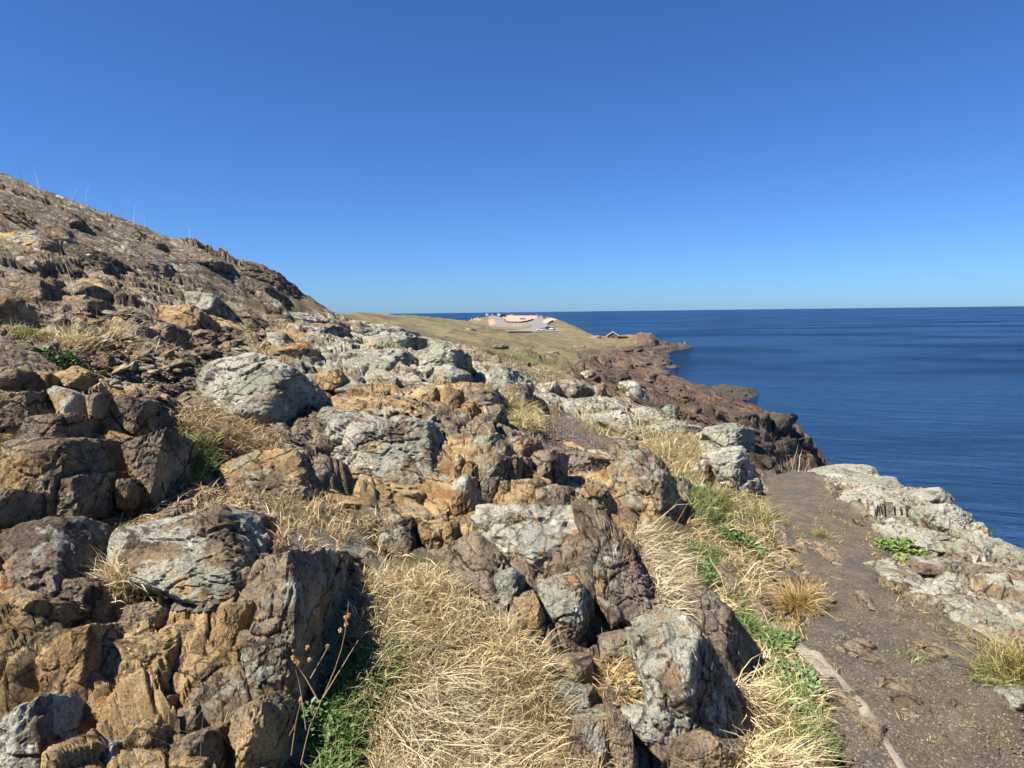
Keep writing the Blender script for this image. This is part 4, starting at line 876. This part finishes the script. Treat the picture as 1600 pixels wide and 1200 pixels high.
G.mat('165 905 225 885 240 915 200 935', 500, L=(.06, .16), e=(20, 80))
G.mat('988 828 1050 838 1080 900 1075 945 1045 962 1015 910', 3800, L=(.07, .22), az=150, spread=.9, cols=[(.62, .52, .32), (.54, .42, .24), (.66, .57, .38)])
G.mat('1085 760 1190 770 1215 850 1205 905 1180 960 1130 960 1090 900 1060 850', 4200, L=(.06, .22), cols=STRAW + YELLOW[:2] + RUST[:1])
G.mat('1140 1060 1190 1070 1240 1150 1260 1260 1140 1260 1170 1130', 3600, L=(.08, .26), az=160, spread=1.1)
G.mat('1180 960 1240 1010 1290 1100 1280 1200 1220 1140 1180 1040', 2000, L=(.05, .18), cols=STRAW + YELLOW)
G.mat('940 1050 1000 1035 1010 1075 985 1100 945 1090', 900, L=(.06, .22), az=170, e=(0, 60), cols=GOLD + STRAW)
G.mat('1000 690 1080 672 1108 715 1095 765 1050 745', 3200, L=(.08, .25), cols=YELLOW + STRAW + RUST[:1], e=(10, 80))
G.mat('880 640 1000 650 1060 668 1010 690 930 680', 1500, L=(.10, .3), cols=YELLOW + STRAW, e=(10, 80), w_=.005)
G.mat('770 620 830 640 850 680 810 668', 1100, L=(.1, .28), cols=YELLOW + STRAW, e=(10, 80), w_=.005)
G.mat('60 480 300 500 330 560 240 560 90 560', 800, L=(.05, .2), cols=STRAW + RUST, clump=24)
G.mat('300 470 520 510 500 560 400 560', 500, L=(.06, .22), cols=STRAW + YELLOW, clump=30)
G.mat('1200 740 1300 745 1400 850 1330 900 1230 850', 1100, L=(.02, .07), w_=.003, cols=YELLOW + STRAW[:2] + RUST[:1], clump=40)
G.mat('1240 930 1600 1000 1600 1220 1450 1220 1300 1080', 700, L=(.015, .05), w_=.0026, cols=STRAW[:2] + YELLOW + RUST[:1], clump=40)
G.mat('720 550 900 560 900 600 800 600', 900, L=(.08, .18), cols=YELLOW + STRAW[1:2], w_=.006, e=(20, 85))
G.mat('820 560 900 555 910 590 860 592', 500, L=(.08, .2), cols=YELLOW, w_=.006, e=(20, 85))
G.mat('1192 780 1235 860 1292 930 1240 1012 1210 990 1262 930 1205 865', 1300, L=(.03, .11), w_=.003, cols=STRAW[:2] + YELLOW + RUST[:1], clump=26, e=(10, 80))
G.mat('1370 830 1400 850 1375 905 1480 965 1600 1000 1600 1030 1470 985 1355 910', 700, L=(.02, .07), w_=.003, cols=STRAW[:2] + YELLOW + RUST[:1], clump=26, e=(10, 80))
G.build('dry_grass', 'matted straw-coloured dry grass filling the hollows between rocks', 'grass', kind='stuff')
G = Grass(72)
G.mat('490 1180 520 1090 560 1020 635 1015 645 1065 590 1100 560 1170 540 1260 475 1260', 4600, L=(.025, .09), w_=.0038, cols=GREEN, e=(20, 85), lift=.03)
G.mat('275 690 330 695 335 745 290 760 268 735', 1500, L=(.05, .15), cols=GREEN + YELLOW[:1], e=(30, 85))
G.mat('1065 850 1120 862 1132 915 1085 922', 2600, L=(.03, .11), cols=GREEN, lift=.04, e=(20, 85))
G.mat('1078 772 1130 768 1130 815 1085 820', 1400, L=(.06, .2), cols=GREEN + YELLOW[1:2], e=(30, 85))
G.mat('1135 925 1165 950 1230 1010 1215 1030 1160 975', 1800, L=(.03, .12), cols=GREEN, e=(20, 85))
G.mat('1010 835 1040 830 1045 870 1020 870', 350, L=(.05, .15), cols=GREEN)
G.mat('1220 1080 1270 1090 1290 1180 1240 1190', 1200, L=(.04, .15), cols=GREEN, e=(20, 85))
G.mat('1515 1040 1600 1040 1600 1080 1520 1070', 700, L=(.03, .09), cols=GREEN + YELLOW)
G.build('green_grass', 'short green grass growing in the damp hollows', 'grass', kind='stuff')
for (px, py, n, L, w_, rad, cols, lab, kw) in (
    (1243, 952, 700, (.14, .34), .0045, .035, GOLD, 'golden tussock at the left edge of the gravel path', dict(dr=95)),
    (1284, 838, 200, (.07, .16), .005, .03, YELLOW, 'small olive tussock in the middle of path', {}),
    (1592, 1050, 600, (.16, .36), .0045, .09, YELLOW + GOLD[:1], 'large olive tussock at the right edge of the path', dict(dr=80)),
    (1500, 1000, 110, (.05, .12), .004, .04, YELLOW, 'flat yellow tuft right of the flat purple stone', {}),
    (1428, 1030, 120, (.04, .1), .004, .04, GREEN + STRAW[:1], 'small green tuft on gravel below flat purple stone', {}),
    (1190, 815, 500, (.16, .38), .0055, .10, YELLOW + STRAW[:1], 'yellow-green tussock below the white-crusted standing block', {}),
    (1128, 790, 260, (.14, .34), .0055, .07, YELLOW + GREEN[:1], 'ragged green tussock left of the standing block', {}),
    (38, 525, 240, (.06, .15), .005, .07, YELLOW, 'cushion of olive plants high at left edge', {}),
    (115, 540, 300, (.12, .32), .005, .07, STRAW, 'bleached straw tuft above the green herb', {}),
    (185, 925, 120, (.08, .18), .003, .03, STRAW, 'thin straw tuft below the straw mat, left', {}),
    (980, 1060, 260, (.08, .26), .003, .05, GOLD + STRAW, 'grass tuft hanging in the cleft of the lichen boulders', dict(dr=110)),
    (1265, 1180, 200, (.10, .22), .004, .05, GREEN, 'bright green tuft at the lower end of leafy strip', {}),
    (55, 838, 70, (.06, .14), .003, .03, GOLD, 'gold tuft under the dark block stack', {}),
    (420, 478, 200, (.10, .25), .008, .12, YELLOW, 'green cushion under the dark hollow of the hill', {}),
    (600, 545, 260, (.12, .3), .008, .14, GREEN + YELLOW, 'dark green bush in the grey lichen ridge', {}),
    (800, 640, 300, (.14, .35), .007, .15, YELLOW, 'olive grass clump right of the columns', {}),
    (1320, 735, 120, (.08, .2), .006, .08, YELLOW, 'yellow tuft among the pale ledge slabs', {}),
    (180, 525, 140, (.08, .2), .005, .06, YELLOW + STRAW, 'thin tuft beside the tan scree slab', {}),
    (330, 512, 140, (.08, .2), .005, .08, YELLOW + STRAW, 'low tuft below the white-blotched rock', {})):
    T = Grass(int(px * 7 + py)); c = T.tuft(px, py, n, L, w_, rad, cols=cols, **kw); T.build('grass_tussock', lab, 'grass tuft', loc=c)
# thin bleached stalks
def stalks(lst, label, H=(.25, .55), w_=.004, cols=STRAW, group=None, bend=25, e=(65, 88)):
    for i, (px, py) in enumerate(lst):
        T = Grass(int(px * 3 + py)); c = T.tuft(px, py, 3, H, w_, .03, cols=cols, e=e, dr=bend); T.build('grass_stalk', label, 'grass', loc=c, group=group)
stalks([(40, 296), (62, 304), (85, 311), (110, 318), (135, 326), (180, 342), (195, 349), (210, 352), (228, 360), (262, 368), (300, 380)], 'thin dry stalk against the sky on the hill skyline', H=(.25, .6), w_=.005, group='stalks on the skyline')
stalks([(1215, 736), (1222, 738), (1232, 737), (1240, 736), (1250, 738), (1258, 735)], 'bleached upright stalk at the far end of path above the sea', H=(.28, .5), w_=.007, group='stalks at the path end')
stalks([(1022, 830), (1040, 842), (1080, 925), (1096, 930), (1102, 920), (1140, 930), (1160, 850)], 'long thin stalk rising from the leafy strip', H=(.4, .75), w_=.004, group='stalks in the leafy strip', bend=60, e=(45, 85))
stalks([(145, 545), (248, 505), (112, 470)], 'single tall straw stalk on the upper left slope', H=(.4, .7), w_=.004, group='tall stalks on the left slope')
stalks([(340, 1190), (352, 1185), (300, 1190), (770, 1190), (540, 960), (655, 905)], 'bleached bent stalk in front of the lower outcrop', H=(.18, .34), w_=.003, group='bent stalks low in front', bend=60)

# ------------------------------------------------------------------ leafy herbs
kh = N('herb_leaf'); kh.col(kh.attr('tint').outputs['Color']); kh.b.inputs['Roughness'].default_value = .5; LEAF = kh.m
def herb(px, py, n, rx, ry, size, hgt, cols, label, name='herb'):
    g = np.random.default_rng(int(px + py * 3)); c = castF(np.array([px]), np.array([py]))[0]
    a = g.uniform(0, 6.3, n); q = np.sqrt(g.uniform(0, 1, n)); P = c + np.stack([np.cos(a) * q * rx, np.sin(a) * q * ry, np.zeros(n)], 1); P[:, 2] = ground(P[:, 0], P[:, 1], FIN) + hgt * g.uniform(.1, 1, n) * (1 - .5 * q)
    az = g.uniform(0, 6.3, n); ti = g.uniform(-.2, .9, n); u = np.stack([np.cos(az) * np.cos(ti), np.sin(az) * np.cos(ti), np.sin(ti)], 1); v = np.stack([-np.sin(az), np.cos(az), np.zeros(n)], 1); w2 = np.cross(u, v)
    sz = (size * g.uniform(.6, 1.3, n))[:, None]
    Vv = np.stack([P, P + (u * .5 + v * .32 + w2 * .10) * sz, P + u * sz, P + (u * .5 - v * .32 + w2 * .10) * sz, P + u * .5 * sz], 1)
    F = (np.arange(n)[:, None, None] * 5 + np.array([(0, 4, 1), (1, 4, 2), (0, 3, 4), (3, 2, 4)])[None]).reshape(-1, 3)
    cc = np.array(cols)[g.integers(len(cols), size=n)] * g.uniform(.6, 1.0, (n, 1))
    o = mesh_np(name, Vv.reshape(-1, 3), F, LEAF, {'tint': np.repeat(np.hstack([cc, np.ones((n, 1))]), 5, 0)}, smooth=False, loc=c); return tag(o, label, 'plant')
LG = [(.075, .16, .035), (.10, .20, .05), (.055, .12, .03), (.16, .22, .07)]
herb(112, 572, 420, .17, .10, .035, .07, LG, 'bright green leafy herb on the upper left slope')
herb(1155, 845, 700, .20, .15, .032, .07, LG, 'dense green herb cushion in the strip beside the path')
herb(1098, 895, 800, .17, .22, .028, .08, LG, 'dark leafy herb left of the grey bedrock rib')
herb(1240, 1070, 420, .12, .22, .035, .09, [(.12, .18, .06), (.20, .23, .10), (.08, .14, .04)], 'broad-leaved herb at the lower leafy strip')
herb(1215, 1010, 260, .12, .14, .03, .07, LG, 'small herb below the golden tussock')
herb(1408, 855, 420, .22, .20, .045, .05, [(.14, .20, .04), (.20, .24, .06), (.10, .16, .04)], 'creeping yellow-green plant at the foot of the stepped slab')
herb(1425, 880, 160, .10, .18, .04, .04, [(.14, .20, .04), (.22, .24, .06)], 'trailing plant in the crack under stepped slab')
herb(560, 1080, 500, .13, .12, .022, .07, LG, 'small-leaved green herb beside the straw grass')
herb(520, 1165, 380, .10, .10, .024, .07, LG, 'green herb at bottom edge right of rusty block')
herb(1240, 1120, 260, .1, .16, .03, .06, LG, 'leafy clump below the broad-leaved herb')
herb(1190, 870, 180, .1, .1, .03, .05, LG, 'thin green herb above the golden tussock')
herb(205, 830, 90, .07, .05, .02, .02, [(.16, .22, .05), (.26, .28, .1)], 'moss-green sprig on the straw mat at left')

# ------------------------------------------------------------------ dried flower stalks in front
kw_ = plain('dry_stem', (.40, .25, .11), .7); ks_ = plain('seed_head', (.50, .30, .10), .8)
def tube(pts, r0, r1, k=5):
    P = np.array(pts, float); n = len(P); T = np.gradient(P, axis=0); T /= np.linalg.norm(T, axis=1)[:, None]; A = np.cross(T, [.3, .9, .1]); A /= np.linalg.norm(A, axis=1)[:, None]; Bn = np.cross(T, A)
    rr = np.linspace(r0, r1, n)[:, None]; Vv = np.concatenate([(P + (A * math.cos(2 * math.pi * i / k) + Bn * math.sin(2 * math.pi * i / k)) * rr)[:, None] for i in range(k)], 1).reshape(-1, 3)
    return Vv, [(i * k + j, i * k + (j + 1) % k, (i + 1) * k + (j + 1) % k, (i + 1) * k + j) for i in range(n - 1) for j in range(k)]
def weed(lines, heads, Y, label):
    root = np.array(pt(lines[0][0][0], lines[0][0][1], Y)); e = empty('dried_weed', tuple(root)); tag(e, label, 'dried plant')
    for ln in lines:
        A = np.array(ln, float); t = np.linspace(0, len(A) - 1, 10); P = np.stack([np.interp(t, range(len(A)), A[:, i]) for i in (0, 1)], 1)
        v, f = tube(pt(P[:, 0], P[:, 1], Y + .02 * np.sin(t)), .0016, .0009); mesh_np('stem', v, f, kw_, parent=e, loc=None).location = (0, 0, 0)
        e.children[-1].data.transform(Matrix.Translation(-Vector(tuple(root))))
    g = np.random.default_rng(int(Y * 1000))
    for hx, hy in heads:
        v, f = ICO[3]; bl = v * .0042 * (1 + .35 * g.normal(size=(len(v), 1))) * np.array([1, 1, 1.3]); mesh_np('seed_head', bl + np.array(pt(hx, hy, Y)) - root, f, ks_, smooth=False, parent=e)
weed([[(470, 1195), (482, 1140), (500, 1100), (530, 1030), (540, 985), (545, 940)], [(500, 1100), (478, 1060), (464, 1040)], [(478, 1140), (470, 1080), (462, 1045)], [(505, 1090), (560, 1000)], [(485, 1060), (512, 1012)]],
     [(462, 1032), (458, 1028), (466, 1036), (545, 962), (541, 975), (480, 1012), (532, 985), (484, 1031), (512, 1010), (540, 965)], 1.75, 'brown dried flower stalk with round seed heads before the wedge boulder')
weed([[(455, 1180), (462, 1130), (470, 1095)], [(462, 1130), (452, 1150)]], [(470, 1093)], 1.8, 'short dead stem with papery tip beside the wedge boulder')
# ------------------------------------------------------------------ car park on the headland
ASPH = plain('asphalt', (.22, .20, .18), .9, .2, var=.1); PINK = plain('pink_paving', (.46, .32, .22), .9, .2, var=.08); PALE = plain('pale_concrete', (.42, .36, .30), .9, .2); EARTH = plain('red_earth', (.46, .27, .17), .95, .1)
WALLM = plain('dark_stone_wall', (.16, .10, .075), .9, .2, var=.3); WHITE = plain('white_paint', (.80, .80, .78), .35, .5, var=.02)
TURF = plain('dry_turf', (.20, .165, .085), .95, .1, var=.4)
def sheet(name, poly, mat, lift, label, dx=.8, dy=.5):
    A = np.array(PL(poly)); xs = np.arange(A[:, 0].min() - 1, A[:, 0].max() + 1, dx); ys = np.arange(A[:, 1].min() - .5, A[:, 1].max() + .5, dy)
    X, Y = np.meshgrid(xs, ys, indexing='ij'); P = cast(X.ravel(), Y.ravel()); P[:, 2] += lift; ok = P[:, 1] < 520; i = np.arange(X.size).reshape(X.shape)
    q = np.stack([i[:-1, :-1], i[1:, :-1], i[1:, 1:], i[:-1, 1:]], -1).reshape(-1, 4)
    cx, cy = X.ravel()[q].mean(1), Y.ravel()[q].mean(1); q = q[inpoly(cx, cy, PL(poly)) & ok[q].all(1)]
    u, inv = np.unique(q, return_inverse=True)
    return tag(mesh_np(name, P[u], inv.reshape(q.shape), mat), label, 'paving', kind='structure')
sheet('car_park_road', '764 493 780 494.5 789 502 793 505.5 832 500 841 492.2 855 491.8 872 494 874 499 862 503 856 508 872 513 874 518.5 793 519.5 783 513 766 511.5 763 505', ASPH, .06, 'grey asphalt loop road of the headland car park')
sheet('plaza', '785 496 792 492.6 819 491.8 838 492.4 841 495.3 832.5 500 813 504.3 792 504 788 500', PINK, .12, 'pink paved plaza in the middle of the car park')
sheet('sidewalk', '853 491.6 858 491.4 868 495.5 872 499 862 503 850 506 847 502 860 497', PALE, .14, 'pale pavement curving round the seaward side of the car park')
sheet('earth_plot', '762.7 500.4 770.6 499 775 506 765 510', EARTH, .14, 'patch of bare reddish earth beside the road')
sheet('turf_island', '768 511.5 810 511 831 508.5 828 512.5 800 516 770 516', TURF, .14, 'strip of turf between the two arms of the road')
def wall(line, h, label, th=.5, name='low_wall'):
    L = np.array(PL(line)); t = np.linspace(0, len(L) - 1, 16); C = np.stack([np.interp(t, range(len(L)), L[:, i]) for i in (0, 1)], 1); P = cast(C[:, 0], C[:, 1]); P[:, 2] += .05
    T = np.gradient(P[:, :2], axis=0); T /= np.maximum(np.linalg.norm(T, axis=1), 1e-6)[:, None]; Nn = np.stack([T[:, 1], -T[:, 0], 0 * T[:, 0]], 1) * th * .5
    Vv = np.concatenate([(P - Nn - [0, 0, .3])[:, None], (P + Nn - [0, 0, .3])[:, None], (P + Nn + [0, 0, h])[:, None], (P - Nn + [0, 0, h])[:, None]], 1).reshape(-1, 3)
    F = [(i * 4 + a, i * 4 + b, i * 4 + 4 + b, i * 4 + 4 + a) for i in range(15) for a, b in ((0, 1), (1, 2), (2, 3), (3, 0))] + [(3, 2, 1, 0), (60, 61, 62, 63)]
    return tag(mesh_np(name, Vv, F, WALLM, smooth=False), label, 'wall')
wall('788.5 499.5 791 503.5 800 504.5 813 504.6', .75, 'low dark wall along the near side of the plaza, left half')
wall('813 504.6 824 502.8 833 500', .75, 'low dark wall along the near side of the plaza, right half')
wall('830 491.8 838 492.2 841 495.8', .8, 'short dark wall at the back right of the plaza')
wall('855 491 862 493.5 868 496.5', 1.0, 'dark wall at the seaward rim of the car park')
wall('794 519.8 830 519.5 872 518.8', .3, 'long low kerb wall at the near edge of the lower car park')
wall('792 492 806 491.6 820 491.4', .6, 'low wall behind the plaza toward the sea')
wall('856 508 858 505 864 502', .7, 'rough wall between pavement and grassy slope')
GLASS = plain('dark_glass', (.02, .025, .03), .1, .6, var=0); TYRE = plain('tyre_rubber', (.02, .02, .02), .8, .3); RIM = plain('wheel_rim', (.45, .45, .46), .3, .5, .6); LAMP = plain('lamp_lens', (.7, .7, .66), .2, .6); RED = plain('rear_lamp', (.4, .02, .02), .3, .5)
def car(px, py, rz, paint, label, kind='car', lift=.1):
    p = cast(np.array([px]), np.array([py]))[0]; e = empty('parked_car' if kind == 'car' else 'camper_van', (p[0], p[1], p[2] + lift), R(rz)); tag(e, label, 'car' if kind == 'car' else 'van', 'vehicles in the headland car park')
    M = plain('car_paint', paint, .3, .5, var=.03)
    if kind == 'car':
        L, H, Wd = 4.3, 1.5, 1.75
        MB().prism([(-2.15, .3), (2.15, .3), (2.15, .62), (1.95, .82), (1.0, .92), (-1.9, .95), (-2.15, .85)], -Wd / 2, Wd / 2).build('body', M, e)
        MB().prism([(1.0, .9), (.45, 1.45), (-1.3, 1.48), (-1.95, .93)], -.74, .74).build('cabin', GLASS, e)
        MB().prism([(.42, 1.46), (.36, 1.53), (-1.25, 1.55), (-1.36, 1.48)], -.76, .76).build('roof', M, e)
    else:
        L, H, Wd = 5.6, 2.9, 2.1
        MB().prism([(-2.8, .4), (2.8, .4), (2.8, 1.1), (2.3, 1.35), (1.7, 2.1), (2.2, 2.35), (2.1, 2.9), (-2.8, 2.9)], -Wd / 2, Wd / 2).build('body', M, e)
        MB().prism([(2.33, 1.36), (1.74, 2.08), (1.6, 2.05), (2.1, 1.36)], -.95, .95).build('windscreen', GLASS, e)
        for s_ in (-1, 1): MB().box(-1.6, .2, s_ * 1.06 - .02, s_ * 1.06 + .02, 1.6, 2.2).build('side_window', GLASS, e)
    for sx in (-1, 1):
        for sy in (-1, 1):
            w_ = MB().cyl((sx * L * .31, sy * (Wd / 2 - .1) - .1, .33), .33, .2, 'y').build('wheel', TYRE, e); MB().cyl((sx * L * .31, sy * (Wd / 2 - .1) + sy * .1 - .012, .33), .19, .024, 'y').build('rim', RIM, w_)
    for sy in (-1, 1):
        MB().box(L / 2 - .05, L / 2 + .02, sy * .62 - .16, sy * .62 + .16, .6, .76).build('headlight', LAMP, e); MB().box(-L / 2 - .02, -L / 2 + .05, sy * .66 - .12, sy * .66 + .12, .65, .85).build('tail_light', RED, e)
car(761, 493.6, -80, (.78, .78, .76), 'white camper van at the left end of the car park', 'van')
car(770, 493.0, -70, (.75, .75, .74), 'white car behind the dark cars, left end of the row')
car(775, 493.4, -60, (.03, .03, .04), 'black car between white cars in the left row')
car(779.5, 493.8, -50, (.80, .80, .78), 'white car nearest the road in the left row')
car(786, 495.4, 15, (.012, .03, .10), 'dark blue car beside the plaza corner')
car(800, 492.6, 5, (.78, .78, .77), 'white car parked alone behind the plaza')
car(850.5, 497.2, 85, (.38, .02, .025), 'red car on the right side of the car park')
car(845.5, 516.6, 182, (.80, .80, .79), 'white car side-on at the near edge of car park')
car(855, 515.0, 160, (.03, .035, .045), 'dark car behind the white side-on car')
car(862.5, 515.6, 120, (.74, .73, .70), 'pale car at the right end of the near row')
def post(px, py, h, label, sign=None, r=.16):
    p = cast(np.array([px]), np.array([py]))[0]; e = empty('sign_post' if sign else 'bollard', tuple(p)); tag(e, label, 'sign' if sign else 'bollard', None if sign else 'white bollards in the car park')
    MB().cyl((0, 0, -.2), r if not sign else .06, h + .2, 'z', 10, r * .8 if not sign else .06).build('post', WHITE if not sign else RIM, e); 
    if sign: MB().box(-sign[0] / 2, sign[0] / 2, -.05, -.01, h - sign[1], h).build('panel', plain('sign_blue', (.10, .12, .36), .5, .4), e); MB().box(-sign[0] / 2 + .1, sign[0] / 2 - .1, -.075, -.055, h - sign[1] + .12, h - sign[1] + .3).build('strip', WHITE, e)
    else: MB().cyl((0, 0, h), r * .95, .1, 'z', 10, r * .3).build('cap', WHITE, e)
post(817, 504, 2.6, 'blue sign board standing on the pink plaza', (3.0, 1.0))
for x, y in ((828.5, 492), (746, 498), (737, 500), (839, 491.6), (853.5, 501), (855, 504), (866, 515), (808, 510), (811, 509.7), (814, 509.4), (804, 510.3)): post(x, y, 1.1, 'small white bollard in the headland car park')
def hut():
    p = cast(np.array([958.]), np.array([529.]))[0]; e = empty('stone_hut', tuple(p), R(-12)); tag(e, 'small brown hut with white roof edges near the rocky point', 'hut')
    ST = plain('brown_stone', (.22, .13, .08), .9, .2, var=.3); WD = plain('dark_timber', (.05, .04, .035), .8, .2)
    MB().prism([(-2.4, -.6), (2.4, -.6), (2.4, 1.5), (0, 3.0), (-2.4, 1.5)], -2.2, 2.2).build('wall', ST, e)
    for s_ in (-1, 1):
        r_ = MB().prism([(s_ * 2.8, 1.25), (0, 3.02), (0, 3.2), (s_ * 2.85, 1.43)], -2.45, 2.45).build('roof', WD, e); MB().prism([(s_ * 2.83, 1.18), (0, 2.98), (0, 3.26), (s_ * 2.88, 1.5)], -2.62, -2.46).build('edge_board', WHITE, r_)
    MB().box(-.35, .35, -.3, .3, 2.7, 3.9).build('chimney', plain('red_brick', (.30, .10, .06), .9, .2), e)
    MB().box(-.5, .5, -2.24, -2.16, -.2, 1.3).build('door', WD, e)
    MB().box(2.41, 6.4, -1.4, 1.4, -.8, .9).build('annex', WD, e); MB().box(2.42, 6.6, -1.6, 1.6, .905, 1.05).build('annex_roof', WALLM, e)
hut()
p_ = pt(1069.5, 538.0, 351.0); e_ = empty('marker_post', (p_[0], p_[1], p_[2])); tag(e_, 'tiny white marker on the outermost rocks of the headland', 'marker'); MB().cyl((0, 0, -.6), .2, 1.5, 'z', 10, .15).build('post', WHITE, e_); MB().cyl((0, 0, .9), .25, .2, 'z', 10, .1).build('cap', WHITE, e_)
